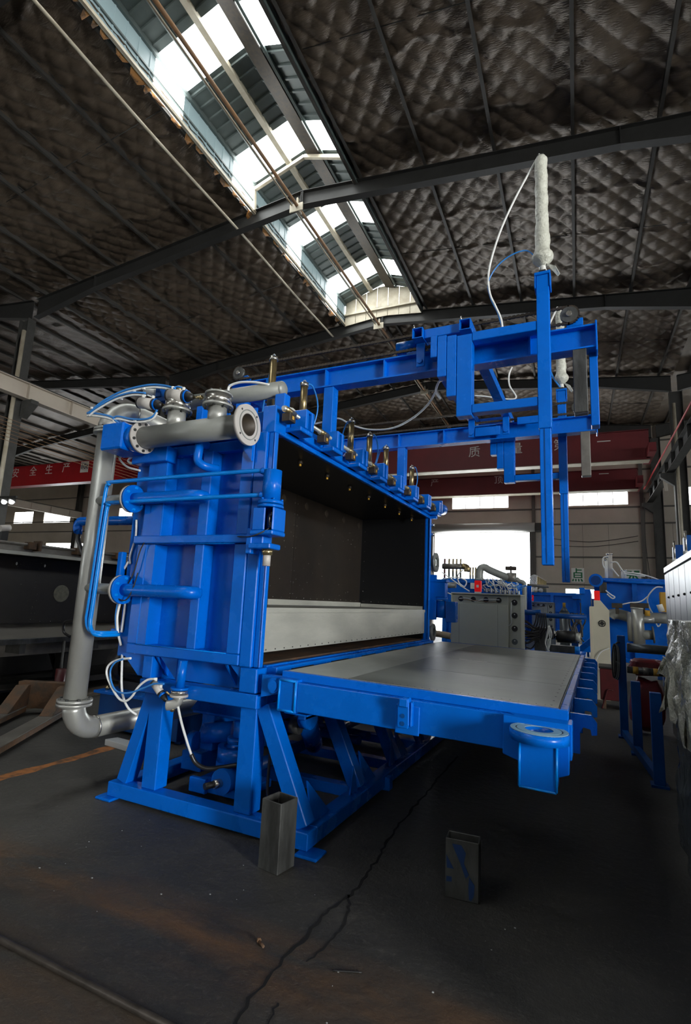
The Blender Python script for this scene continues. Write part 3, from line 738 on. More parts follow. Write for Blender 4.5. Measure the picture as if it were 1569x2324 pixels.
part('junction_cover', MB().ball((-2.12, 3.27, 2.92), .05, 8, 1.5, 1, .6), 'wrap', bevel=0)
part('latch_motor', MB().cyl((-1.97, 7.0, 2.83), (-1.97, 7.3, 2.85), .085, .075, n=16)); part('motor_flange', B(-2.05, -1.89, 6.96, 6.999, 2.74, 2.92))
part('motor_bracket', B(-2.06, -1.95, 6.90, 6.959, 2.66, 2.78))
# ---- side air cylinder with its bracket (right of the end wall)
cx, cy = -1.96, 2.90
c = part('ejector_cylinder', MB().cyl((cx, cy, 2.135), (cx, cy, 2.345), .062, n=24), bevel=0)
part('cylinder_flange', MB().cyl((cx, cy, 2.085), (cx, cy, 2.105), .088, n=24), par=c, bevel=0); part('cylinder_flange', MB().cyl((cx, cy, 2.11), (cx, cy, 2.134), .085, n=24), par=c, bevel=0)
for k in range(6):
    a = k * math.pi / 3 + .3
    part('bolt', MB().cyl((cx + .077 * math.cos(a), cy + .077 * math.sin(a), 2.1341), (cx + .077 * math.cos(a), cy + .077 * math.sin(a), 2.147), .009, n=6), par=c, bevel=0)
c = part('ejector_yoke', B(-2.05, -1.955, 2.83, 2.845, 1.93, 2.084)); part('yoke_side', B(-2.05, -2.03, 2.846, 2.98, 1.93, 2.084), par=c); part('yoke_side', B(-1.90, -1.885, 2.83, 2.98, 1.93, 2.084), par=c)
part('yoke_plate', B(-2.06, -1.88, 2.82, 2.98, 1.90, 1.929), par=c); part('yoke_back', B(-2.05, -1.9, 2.95, 2.98, 1.93, 2.084), 'blue_dark', c)
part('push_rod', MB().cyl((-1.96, 2.9, 1.93), (-1.96, 2.9, 2.084), .014, n=10), 'steel', c, 0)
part('limit_switch', B(-1.93, -1.90, 2.86, 2.9, 1.95, 1.985), 'black', c, .003); part('limit_switch', B(-1.93, -1.90, 2.86, 2.9, 2.03, 2.055), 'black', c, .003)
part('bracket', B(-2.07, -1.90, 2.83, 2.964, 1.81, 1.845)); part('bracket', B(-2.12, -2.075, 2.87, 2.964, 1.78, 1.95)); part('bracket', B(-2.10, -1.99, 2.88, 2.964, 1.846, 1.899))
part('pin_housing', MB().cyl((-1.955, 2.89, 1.79), (-1.955, 2.89, 1.70), .026, n=14), 'grey_flange', bevel=0); part('pin_collar', MB().cyl((-1.955, 2.89, 1.809), (-1.955, 2.89, 1.77), .04, .034, n=14), 'brass', bevel=0)
part('sensor_cable', MB().path([(-1.92, 2.86, 1.95), (-1.97, 2.80, 1.90), (-2.06, 2.82, 1.885), (-2.2, 2.92, 1.90), (-2.3, 2.93, 1.905)], .005, 6, 5), 'wire', bevel=0)
# ---- small-bore blue lines on the end wall
YP = 2.87
for pts, r in (([(-1.99, YP, 2.33), (-2.10, YP, 2.345), (-3.38, YP, 2.345), (-3.49, YP, 2.33), (-3.525, YP, 2.22), (-3.55, YP, 1.4), (-3.555, YP, 1.27), (-3.51, YP, 1.19), (-3.40, YP, 1.175), (-3.38, 3.02, 1.175)], .0155),
               ([(-1.99, YP, 2.165), (-2.10, YP, 2.175), (-3.36, YP - .01, 2.175), (-3.45, YP - .01, 2.16), (-3.475, YP - .01, 2.07), (-3.495, YP - .01, 1.4), (-3.5, YP - .01, 1.25), (-3.47, YP - .01, 1.185), (-3.40, YP - .01, 1.16), (-3.36, 3.02, 1.16)], .0155)):
    part('oil_line', MB().path(pts, r, 10, 4), 'blue_tubes', bevel=0)
for z, yy in ((2.33, YP), (2.165, YP)): part('line_elbow', MB().path([(-2.03, yy, z + .012), (-1.99, yy + .005, z), (-1.97, yy + .03, z)], .023, 10, 4), bevel=0)
# ---- steam branches
for z, zz in ((2.205, 1), (1.505, 2)):
    yb = 2.9
    part('branch_stub', MB().cyl((-3.66, yb + .02, z), (-3.275, yb, z), .042, n=18), 'grey_pipe', bevel=0)
    f1 = part('branch_flange', MB().cyl((-3.274, yb, z), (-3.252, yb, z), .108, n=26), 'grey_flange', bevel=0); part('branch_flange', MB().cyl((-3.251, yb, z), (-3.226, yb, z), .108, n=26), bevel=0)
    for k in range(6):
        a = k * math.pi / 3 + .5
        part('bolt', MB().cyl((-3.29, yb + .085 * math.cos(a), z + .085 * math.sin(a)), (-3.212, yb + .085 * math.cos(a), z + .085 * math.sin(a)), .011, n=6), 'blue_tubes', f1, 0)
    part('branch_pipe', MB().path([(-3.226, yb, z), (-2.9, yb, z), (-2.70, yb, z), (-2.63, yb + .01, z), (-2.60, yb + .04, z), (-2.595, yb + .09, z)], .046, 16, 4), bevel=0)
part('drain_pipe', MB().path([(-2.62, 2.98, 2.60), (-2.62, 2.9, 2.59), (-2.60, 2.87, 2.54), (-2.60, 2.87, 2.46), (-2.56, 2.9, 2.42), (-2.52, 3.0, 2.42)], .032, 12, 4), bevel=0)
# ---- big riser pipe and lower elbow
RXp, RYp = -3.675, 2.95
rp = part('riser_pipe', MB().cyl((RXp, RYp, .66), (RXp, RYp, 2.80), .083, n=28), 'silver', bevel=0)
def flange(c, ax, r, t, mt, par=None, nb=8, br=.011, hole=0.):
    c = V(c); ax = V(ax).normalized()
    m = MB().tube(c - ax * t / 2, c + ax * t / 2, r, hole, 28) if hole else MB().cyl(c - ax * t / 2, c + ax * t / 2, r, n=28)
    o = part('pipe_flange', m, mt, par, 0); a, b = frame(ax)
    for k in range(nb):
        t_ = 2 * math.pi * (k + .5) / nb; p = c + (a * math.cos(t_) + b * math.sin(t_)) * (r * .85)
        part('bolt', MB().cyl(p - ax * (t / 2 + .012), p + ax * (t / 2 + .012), br, n=6), 'dark_steel', o if o.parent == BM else BM, 0)
    return o
flange((RXp, RYp, .645), (0, 0, 1), .128, .022, 'silver'); flange((RXp, RYp, .618), (0, 0, 1), .128, .022, 'silver', nb=0)
flange((RXp, RYp, 2.815), (0, 0, 1), .115, .022, 'silver'); flange((RXp, RYp, 2.79), (0, 0, 1), .115, .02, 'silver', nb=0)
def elbow(c0, d0, c1, d1, r, n=20, k=10):                # quarter bend from c0 leaving along d0 to c1 arriving along d1
    pts = []
    c0, c1, d0, d1 = V(c0), V(c1), V(d0), V(d1); L = (c1 - c0).length * .39
    for i in range(k + 1):
        t = i / k; a, b, c, d = c0, c0 + d0 * L, c1 - d1 * L, c1
        pts.append((1 - t) ** 3 * a + 3 * t * (1 - t) ** 2 * b + 3 * t * t * (1 - t) * c + t ** 3 * d)
    return MB().path(pts, r, n, 1)
dlow = V((.06, 1, .0)).normalized()
e0 = V((RXp, RYp, .607)); e1 = e0 + dlow * .20 + V((0, 0, -.19))
part('riser_elbow', elbow(e0, V((0, 0, -1)), e1, dlow, .083), 'silver', bevel=0)
part('return_pipe', MB().cyl(e1, e1 + dlow * 2.3, .083, n=24), 'silver', bevel=0); part('weld_bead', MB().tube(e1 - dlow * .006, e1 + dlow * .006, .087, .08, 24), 'steel', bevel=0)
dtop = V((.22, .97, 0)).normalized()
t0 = V((RXp, RYp, 2.826)); t1 = t0 + dtop * .21 + V((0, 0, .20))
part('riser_elbow', elbow(t0, V((0, 0, 1)), t1, dtop, .088), 'silver', bevel=0); part('top_pipe', MB().cyl(t1, t1 + dtop * .85 + V((0, 0, -.1)), .086, n=24), 'silver', bevel=0)
part('weld_bead', MB().tube(t1 - dtop * .005, t1 + dtop * .005, .091, .084, 24), 'steel', bevel=0)
# ---- steam manifold across the top of the end wall
my, mz = 2.80, 2.655
mp = part('manifold_pipe', MB().tube((-3.08, my, mz), (-2.143, my, mz), .083, .079, 28), 'grey_pipe', bevel=0)
flange((-3.10, my, mz), (1, 0, 0), .122, .024, 'grey_flange', nb=10)
part('open_flange', MB().tube((-2.142, my, mz), (-2.118, my, mz), .142, .078, 36), 'grey_flange', bevel=0)
of = part('flange_ring', MB().tube((-2.1179, my, mz), (-2.114, my, mz), .105, .098, 36), 'grey_pipe', bevel=0)
part('pipe_bore', MB().tube((-2.60, my, mz), (-2.1175, my, mz), .0775, .072, 28), 'clamp', bevel=0); part('bore_shade', MB().cyl((-2.61, my, mz), (-2.601, my, mz), .0775, n=24), 'panel_dark', bevel=0)  # dark disc closes the bore, standing for the shade deep inside
for k in range(4):
    a = math.pi / 4 + k * math.pi / 2; part('bolt_hole', MB().cyl((-2.1178, my + .12 * math.cos(a), mz + .12 * math.sin(a)), (-2.1165, my + .12 * math.cos(a), mz + .12 * math.sin(a)), .008, n=8), 'black', bevel=0)
part('manifold_adapter', MB().cyl((-3.113, my, mz), (-3.2, my, mz), .118, .10, n=24)); part('manifold_box', B(-3.43, -3.2, my - .11, my + .14, mz - .10, mz + .11), bevel=.012)
part('manifold_arm', B(-3.32, -2.95, 2.91, 3.02, mz - .16, mz - .04))
for x, h in ((-2.78, .205), (-2.40, .195)):
    part('valve_stub', MB().cyl((x, my, mz + .04), (x, my, mz + h - .04), .066, n=24), 'silver', bevel=0)
    flange((x, my, mz + h - .03), (0, 0, 1), .108, .018, 'silver', nb=8, br=.009); vb = part('valve_body', MB().cyl((x, my, mz + h - .02), (x, my, mz + h + .05), .092, n=28), 'steel', bevel=0)
    part('valve_lid', MB().cyl((x, my, mz + h + .0501), (x, my, mz + h + .064), .098, n=28), 'silver', vb, 0)
    for k in range(8):
        a = k * math.pi / 4; part('bolt', MB().cyl((x + .085 * math.cos(a), my + .085 * math.sin(a), mz + h + .0641), (x + .085 * math.cos(a), my + .085 * math.sin(a), mz + h + .076), .008, n=6), 'dark_steel', vb, 0)
def actuator(c, d, L, r, name='valve_actuator', sc_=1.):
    c = V(c); d = V(d).normalized()
    o = part(name, MB().cyl(c, c + d * L, r, n=20), 'grey_flange', bevel=0)
    part('end_cap', MB().cyl(c - d * .014, c, r * 1.02, n=20), 'black', o, 0); part('blue_band', MB().cyl(c + d * (L + .014), c + d * (L + .03), r * 1.0, n=20), 'blue', o, 0); part('end_cap', MB().cyl(c + d * L, c + d * (L + .0139), r * 1.02, n=20), 'black', o, 0)
    part('nose', MB().cyl(c + d * (L + .0301), c + d * (L + .085), r * .92, r * .35, n=20), 'black', o, 0); part('stem', MB().cyl(c + d * (L + .0851), c + d * (L + .16), .011, n=8), 'brass', o, 0)
    part('pilot_valve', MB().ball(c + d * (L + .15), .02, 8), 'brass', o, 0)
    for t in (.15, .92): part('hose_fitting', MB().cyl(c + d * (L * t) + V((0, 0, r)), c + d * (L * t) + V((0, 0, r + .022)), .012, n=8), 'white', o, 0)
    return o
a1 = P(330, 917, y=2.74); actuator(a1 - V((.05, 0, -.015)), (.98, .1, -.17), .125, .043)
a2 = P(386, 897, y=2.74); actuator(a2, (.98, .1, -.16), .13, .046)
a3 = P(330, 890, y=2.84); o3 = part('valve_actuator', MB().cyl(a3, a3 + V((.14, .02, -.02)), .03, n=16), 'white', bevel=0)
part('end_cap', MB().cyl(a3 - V((.03, 0, 0)), a3 - V((.001, 0, 0)), .018, .03, n=16), 'dark_steel', o3, 0); part('actuator_block', MB().box(a3.x + .14, a3.x + .19, a3.y - .03, a3.y + .05, a3.z - .07, a3.z + .03), 'blue_dark', o3, .004)
part('actuator_bracket', MB().box(a3.x + .1, a3.x + .24, a3.y - .02, a3.y + .04, a3.z - .11, a3.z - .071), 'blue_dark', o3, .004)
part('valve_cluster', MB().box(-2.83, -2.76, 2.77, 2.86, 2.925, 2.99).cyl((-2.80, 2.82, 2.99), (-2.80, 2.82, 3.04), .02, n=10).cyl((-2.86, 2.81, 2.96), (-2.74, 2.8, 2.95), .018, n=10), 'gold', bevel=0)
def pxhose(pts, r, mt, y=None, par=None, name='air_hose'):
    q = [P(a[0], a[1], y=(a[2] if len(a) > 2 else y)) for a in pts]
    return part(name, MB().path(q, r, 8, 6), mt, par, 0)
for dz, mt in ((0, 'hose_white'), (-6, 'hose_blue')):
    pxhose([(398, 888 + dz, 2.74), (372, 881 + dz), (335, 880 + dz), (280, 893 + dz), (235, 916 + dz), (205, 940 + dz), (199, 944 + dz), (215, 944 + dz), (250, 951 + dz), (280, 968 + dz)], .0085, mt, 2.76)
    pxhose([(330, 898 + dz, 2.74), (300, 897 + dz), (262, 907 + dz), (220, 930 + dz), (202, 944 + dz)], .0075, mt, 2.74)
    pxhose([(357, 936 + dz), (348, 950 + dz), (330, 957 + dz), (300, 957 + dz), (268, 951 + dz), (258, 956 + dz), (275, 970 + dz)], .0075, mt, 2.72)
pxhose([(378, 885), (404, 878), (420, 884), (430, 892)], .008, 'hose_blue', 2.76)
pxhose([(335, 897), (350, 905), (353, 922)], .006, 'hose_white', 2.76)
for a in ((209, 926), (305, 889), (327, 882), (276, 905), (306, 955)): part('cable_tie', MB().box(*[c for k in range(3) for c in (P(a[0], a[1], y=2.75)[k] - .008, P(a[0], a[1], y=2.75)[k] + .008)]), 'white', bevel=0)
# ---- header pipe on top, right-hand cap
hp = part('header_pipe', MB().cyl((-3.05, 3.22, 3.09), (-2.13, 3.2, 3.075), .062, n=24), 'grey_pipe', bevel=0); part('pipe_cap', MB().ball((-2.13, 3.2, 3.075), .061, 16, .5, 1, 1), 'grey_pipe', hp, 0)
part('pipe_post', B(-2.16, -2.07, 3.15, 3.23, 2.863, 3.02)); part('pipe_post', B(-2.95, -2.88, 3.18, 3.26, 2.86, 3.03))
pxhose([(518, 888), (522, 876), (545, 868), (580, 868), (612, 874)], .010, 'hose_white', 3.15)
# ---- drain valve under the end wall
dx, dy = -2.615, 2.93
part('drain_pipe', MB().cyl((dx, dy, 1.038), (dx - .008, dy, .858), .032, n=16), bevel=0); part('drain_flange', MB().cyl((dx - .008, dy, .842), (dx - .008, dy, .858), .062, n=20), bevel=0)
dv = part('drain_valve', MB().cyl((dx - .008, dy, .812), (dx - .008, dy, .841), .056, n=20), 'steel', bevel=0); part('drain_flange', MB().cyl((dx - .008, dy, .795), (dx - .008, dy, .811), .062, n=20), 'grey_flange', bevel=0)
part('drain_elbow', MB().path([(dx - .01, dy, .795), (dx - .015, dy, .765), (dx - .04, dy - .02, .742), (dx - .075, dy - .04, .735)], .034, 14, 4), 'silver', bevel=0)
da = actuator(P(350, 1551, y=2.9), (.72, .05, -.62), .085, .026, 'drain_actuator')
part('valve_lever', MB().path([P(378, 1570, y=2.9), P(388, 1577, y=2.9), P(398, 1568, y=2.9)], .009, 8, 4), 'brass', dv, 0)
pxhose([(352, 1541), (335, 1543), (315, 1558), (300, 1580), (285, 1591), (270, 1585), (254, 1560), (243, 1533), (244, 1515), (255, 1503), (275, 1496), (297, 1494)], .0085, 'hose_white', 2.88)
pxhose([(372, 1552), (350, 1552), (330, 1560), (303, 1570), (280, 1573), (262, 1566), (252, 1545), (251, 1520), (262, 1503), (280, 1496)], .0065, 'hose_blue', 2.87)
pxhose([(277, 1470, 3.1), (277, 1500, 3.0), (276, 1550, 2.95), (280, 1583, 2.95), (292, 1608, 3.0), (310, 1622, 3.05)], .0085, 'hose_white', 3.0)
pxhose([(404, 1603, 2.92), (412, 1640, 2.98), (425, 1685, 3.05), (434, 1712, 3.1)], .009, 'hose_white', 3.0)
pxhose([(434, 1712, 3.1), (445, 1732, 3.12), (468, 1744, 3.15), (500, 1742, 3.2), (540, 1736, 3.25)], .016, 'rubber', 3.0, name='rubber_hose')
for k, (a, r, mt) in enumerate((([(275, 1035), (272, 1043), (290, 1060), (318, 1068)], .009, 'hose_white'), ([(318, 1049), (300, 1052), (291, 1046), (300, 1036)], .009, 'hose_white'), ([(310, 1180), (308, 1220), (296, 1260), (296, 1280)], .009, 'hose_white'), ([(292, 1275), (276, 1300), (264, 1325)], .009, 'hose_white'), ([(272, 1370), (266, 1400), (268, 1435), (275, 1465)], .010, 'hose_white'), ([(285, 1370), (281, 1400), (276, 1435)], .010, 'hose_white'), ([(268, 1368), (263, 1400), (265, 1432)], .009, 'hose_blue'))):
    pxhose(a, r, mt, 3.02)
pxhose([(330, 1228), (318, 1250), (305, 1295), (290, 1325), (268, 1338), (260, 1342)], .005, 'wire', 2.93, name='sensor_cable'); pxhose([(313, 1300), (300, 1340), (285, 1362), (268, 1358), (261, 1340), (268, 1330)], .005, 'wire', 2.86, name='sensor_cable')
part('side_header', MB().path([P(178, 1206, y=3.9), P(176, 1196, y=3.9), P(182, 1185, y=3.9), P(196, 1183, y=3.9), P(318, 1181, y=3.9)], .048, 14, 3), bevel=0)
part('side_nozzle', MB().cyl(P(180, 1190, y=3.9), P(180, 1213, y=3.9), .03, n=12), bevel=0); pxhose([(180, 1212), (178, 1225), (184, 1245), (190, 1262)], .022, 'rubber', 3.9, name='rubber_hose')
# ---- lifting gear below the chamber
part('lift_plate', MB().prism([(-2.93, 3.42, .60), (-2.2, 3.42, .60), (-2.2, 3.62, .72), (-2.75, 3.62, .74), (-2.93, 3.5, .66)], (0, .5, 0)), bevel=0)
part('lift_plate', B(-2.92, -2.21, 3.43, 3.9, .575, .599)); part('gear_bracket', B(-2.86, -2.74, 3.48, 3.85, .3, .574))
for x, r, mt in ((-2.72, .022, 'steel'), (-2.665, .014, 'steel')): part('guide_rod', MB().cyl((x, 3.72, .66), (x, 3.72, .86), r, n=12), mt, bevel=0)
th = MB()
for k in range(16): th.cyl((-2.46, 3.7, .64 + k * .014), (-2.46, 3.7, .648 + k * .014), .04, n=14)
part('lift_screw', th.cyl((-2.46, 3.7, .62), (-2.46, 3.7, .87), .034, n=14), 'dark_steel', bevel=0)
part('gear_case', MB().tube((-2.46, 3.42, .30), (-2.46, 3.42, .40), .14, .10, 24), bevel=0); part('gear_case', MB().cyl((-2.46, 3.42, .16), (-2.46, 3.42, .2999), .145, n=24), bevel=0)
part('spindle', MB().cyl((-2.46, 3.42, .42), (-2.46, 3.42, .57), .035, n=14), bevel=0); part('spindle_collar', MB().cyl((-2.46, 3.42, .42), (-2.46, 3.42, .46), .075, n=18), bevel=0)
part('gear_motor', MB().cyl((-2.78, 3.42, .44), (-2.56, 3.5, .47), .075, n=18), bevel=0); part('gear_motor', MB().cyl((-2.4, 3.30, .22), (-2.4, 3.18, .22), .085, n=20), bevel=0)
part('encoder', MB().cyl((-2.42, 3.179, .21), (-2.46, 3.08, .205), .022, n=12), 'black', bevel=0); part('encoder_collar', MB().cyl((-2.405, 3.20, .21), (-2.43, 3.14, .208), .03, n=12), 'steel', bevel=0)
part('gear_base', B(-2.72, -2.25, 3.24, 3.6, .101, .159)); part('gear_foot', B(-2.7, -2.55, 3.2, 3.239, .101, .2)); part('bearing_block', B(-3.05, -2.85, 3.5, 3.8, .12, .26)); part('bearing_block', MB().cyl((-2.93, 3.46, .36), (-2.87, 3.46, .36), .07, n=16), bevel=0)
part('drive_shaft', MB().cyl((-2.4, 3.6, .22), (-2.4, 6.6, .22), .045, n=14), 'blue_dark', bevel=0)
ck = part('door_cylinder', MB().cyl((-2.2, 4.15, .30), (-1.95, 3.55, .62), .075, n=18), bevel=0); part('cylinder_rod', MB().cyl((-1.95, 3.55, .62), (-1.80, 3.2, .80), .035, n=14), 'steel', ck, 0)
part('clevis', MB().cyl((-1.87, 3.35, .70), (-1.80, 3.35, .70), .085, n=18), bevel=0); part('clevis', B(-1.86, -1.80, 3.25, 3.45, .69, .84)); part('wheel', MB().cyl((-2.0, 3.42, .60), (-1.93, 3.42, .60), .05, n=14), 'dark_steel', bevel=0)
for yy in (4.3, 4.5): part('cross_pipe', MB().cyl((-2.9, yy + .3, .30), (-1.85, yy, .34), .035, n=12), 'blue_dark', bevel=0)
part('cable_loom', MB().path([(-2.02, 3.2, .8), (-2.0, 3.16, .5), (-1.99, 3.14, .25), (-1.98, 3.2, .12)], .012, 6, 5), 'wire', bevel=0)
# ---- far-end fittings
fx, fy = -2.0, 7.02
part('far_manifold', MB().cyl((-3.0, fy + .12, 2.08), (-2.03, fy + .12, 2.08), .07, n=20), 'grey_pipe', bevel=0); part('far_flange', MB().tube((-2.029, fy + .12, 2.08), (-2.0, fy + .12, 2.08), .135, .07, 28), 'grey_pipe', bevel=0)
part('far_flange', MB().tube((-2.05, fy + .1, 1.13), (-2.02, fy + .1, 1.13), .115, .06, 24), 'grey_pipe', bevel=0); part('far_drain', MB().cyl((-2.07, fy + .05, 1.2), (-2.07, fy + .05, 1.62), .035, n=14), 'grey_flange', bevel=0); part('far_drain', MB().cyl((-2.3, fy + .1, 1.13), (-2.051, fy + .1, 1.13), .06, n=14), 'grey_pipe', bevel=0)
part('far_valve', MB().cyl((-2.1, fy + .12, 1.72), (-2.1, fy + .12, 2.03), .05, n=14), 'grey_flange', bevel=0)
c = part('far_cylinder', MB().cyl((-1.9, fy, 1.33), (-1.9, fy, 1.56), .062, n=20), bevel=0); part('cylinder_flange', MB().cyl((-1.9, fy, 1.561), (-1.9, fy, 1.6), .088, n=20), par=c, bevel=0); part('far_yoke', B(-1.98, -1.83, fy - .07, fy + .08, 1.601, 1.80), par=c); part('yoke_plate', B(-2.03, -1.81, fy - .08, fy + .09, 1.801, 1.84), par=c)
part('far_bracket', B(-2.09, -1.95, 6.951, fy - .02, 1.3, 1.9)); part('far_block', B(-1.83, -1.7, fy - .03, fy + .12, 1.28, 1.55))
for z in (2.45, 2.58): part('bolt', MB().cyl((-2.03, 6.97, z), (-1.995, 6.97, z), .025, n=8), 'steel', bevel=0)

# ---- the lowered door, a thick table hinged on the sill
TLT = rot_about((-1.86, 3, 1.034), .0199, 'Y')
def dpart(name, mb, mt='blue', par=None, bevel=.004):
    return obj(name, mb.xf(TLT), mt, par or BM, bevel)
door = dpart('door', B(-1.85, -.15, 3.03, 6.87, .985, 1.016))
def dsub(name, mb, mt='blue', bevel=.004): return dpart(name, mb, mt, door, bevel)
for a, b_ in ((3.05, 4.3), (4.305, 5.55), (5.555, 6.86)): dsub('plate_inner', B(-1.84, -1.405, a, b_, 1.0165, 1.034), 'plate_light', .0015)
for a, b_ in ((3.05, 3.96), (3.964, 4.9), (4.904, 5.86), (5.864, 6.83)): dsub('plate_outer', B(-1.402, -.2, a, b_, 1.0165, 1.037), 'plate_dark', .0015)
ds_ = MB()
for k in range(24): ds_.cyl((-.235, 3.1 + k * .16, 1.037), (-.235, 3.1 + k * .16, 1.0376), .006, n=6).cyl((-1.3 + k * .045, 3.085, 1.037), (-1.3 + k * .045, 3.085, 1.0376), .004, n=6)
dsub('plate_screws', ds_, 'black', 0)['kind'] = 'stuff'
dsub('rim', B(-.19, -.15, 3.03, 6.87, 1.0165, 1.036)); dsub('rim', B(-1.85, -.191, 3.02, 3.043, 1.0165, 1.036)); dsub('rim', B(-1.85, -.191, 6.862, 6.89, 1.0165, 1.036))
dsub('gasket', B(-1.4, -.192, 3.0435, 3.0495, 1.0165, 1.032), 'black', 0); dsub('gasket', B(-.1985, -.1915, 3.05, 6.83, 1.0165, 1.032), 'black', 0)
dsub('side_plate', B(-1.85, -.15, 3.005, 3.019, .985, 1.036), bevel=.002)
dsub('beam', B(-1.70, -.13, 2.95, 3.07, .812, .984)); dsub('beam', B(-1.80, -.13, 6.76, 6.88, .812, .984)); dsub('beam', B(-.27, -.15, 3.071, 6.759, .80, .984)); dsub('beam', B(-1.80, -1.68, 3.071, 6.759, .812, .984))
for k in range(6): dsub('cross_beam', B(-1.679, -.271, 3.55 + k * .53, 3.63 + k * .53, .83, .984))
eb = dsub('end_box', B(-1.83, -1.70, 2.945, 3.09, .80, 1.0))
fr = MB()
for p, q in (((-1.825, .81), (-1.825, .99)), ((-1.708, .81), (-1.708, .99)), ((-1.825, .99), (-1.708, .99)), ((-1.825, .81), (-1.708, .81))): fr.path([(p[0], 2.944, p[1]), (q[0], 2.944, q[1])], .008, 6, 1)
dsub('weld_bead', fr, 'blue_tubes', 0)
dsub('foot_strip', B(-1.79, -1.62, 2.96, 3.06, .79, .799))
hg = part('hinge', MB().prism([(-1.99, 2.985, .86), (-1.83, 2.985, .90), (-1.80, 2.985, 1.0), (-1.99, 2.985, 1.0)], (0, .05, 0)), bevel=0); part('hinge_pin', MB().cyl((-1.885, 2.955, .945), (-1.885, 3.06, .945), .047, n=20), par=hg, bevel=0); part('pin_head', MB().cyl((-1.885, 2.947, .945), (-1.885, 2.9549, .945), .034, n=18), par=hg, bevel=0)
for k in range(1, 6): part('hinge', B(-1.96, -1.81, 3.03 + k * .74, 3.09 + k * .74, .88, .985))
# locking block on the front beam
dsub('latch_plate', B(-1.045, -.905, 2.938, 2.949, .80, .955)); lb = dsub('latch_post', MB().prism([(-1.015, 2.89, .84), (-.955, 2.89, .84), (-.95, 2.89, .86), (-.955, 2.89, 1.0), (-1.0, 2.89, 1.0), (-1.02, 2.89, .96)], (0, .048, 0)))
dsub('latch_head', B(-1.005, -.955, 2.87, 2.8895, .955, 1.0)); dsub('latch_spine', B(-.949, -.937, 2.90, 2.937, .85, .98))
for z in (.865, .905): dsub('bolt_hole', MB().cyl((-.985, 2.8895, z), (-.985, 2.886, z), .012, n=12), 'blue_dark', 0)
# corner lug with its ring
dsub('lug_arm', MB().prism([(-.45, 2.949, .99), (-.14, 2.949, .99), (-.14, 2.949, .76), (-.20, 2.949, .735), (-.45, 2.949, .805)], (0, -.06, 0)))
dsub('lug_plate', MB().prism([(-.44, 3.0, .9845), (-.13, 3.0, .9845), (-.13, 2.9, .9845), (-.2, 2.89, .9845), (-.36, 2.89, .9845)], (0, 0, .005)), 'blue', 0)
dsub('lug_leg', B(-.352, -.185, 2.74, 2.885, .712, .915), bevel=.008); dsub('lug_ring', MB().tube((-.27, 2.81, .916), (-.27, 2.81, .962), .137, .064, 40), bevel=0)
dsub('ring_face', MB().tube((-.27, 2.81, .9625), (-.27, 2.81, .9655), .132, .109, 40), 'ring_face', 0); dsub('ring_face', MB().tube((-.27, 2.81, .9625), (-.27, 2.81, .9655), .102, .066, 40), 'ring_face', 0); dsub('ring_groove', MB().tube((-.27, 2.81, .9621), (-.27, 2.81, .9635), .1085, .1025, 40), 'black', 0)
wr = MB()
for z0, z1, x in ((.715, .91, -.35), (.715, .91, -.187)): wr.path([(x, 2.739, z0), (x, 2.739, z1)], .006, 6, 1)
wr.path([(-.35, 2.739, .714), (-.187, 2.739, .714)], .006, 6, 1); dsub('weld_bead', wr, 'blue_tubes', 0)
for k in range(8):
    y = 3.17 + .53 * k
    h = dsub('hook', MB().prism([(x, y, z) for x, z in ((-.149, 1.0), (-.045, 1.0), (-.018, .965), (-.018, .905), (-.045, .90), (-.05, .93), (-.085, .935), (-.1, .905), (-.1, .80), (-.149, .80))], (0, .03, 0)), bevel=.002)
    dsub('hook_stay', B(-.149, -.12, y + .05, y + .075, .88, .985), bevel=0)
for k, (a, b_, c_, d_) in enumerate(((.9, 4.9, .25, .012), (1.35, 5.9, .18, .01), (.35, 6.3, .3, .012))):
    dsub('chalk_mark', B(-a - c_, -a, b_, b_ + d_, 1.0371, 1.0376), 'white', 0)
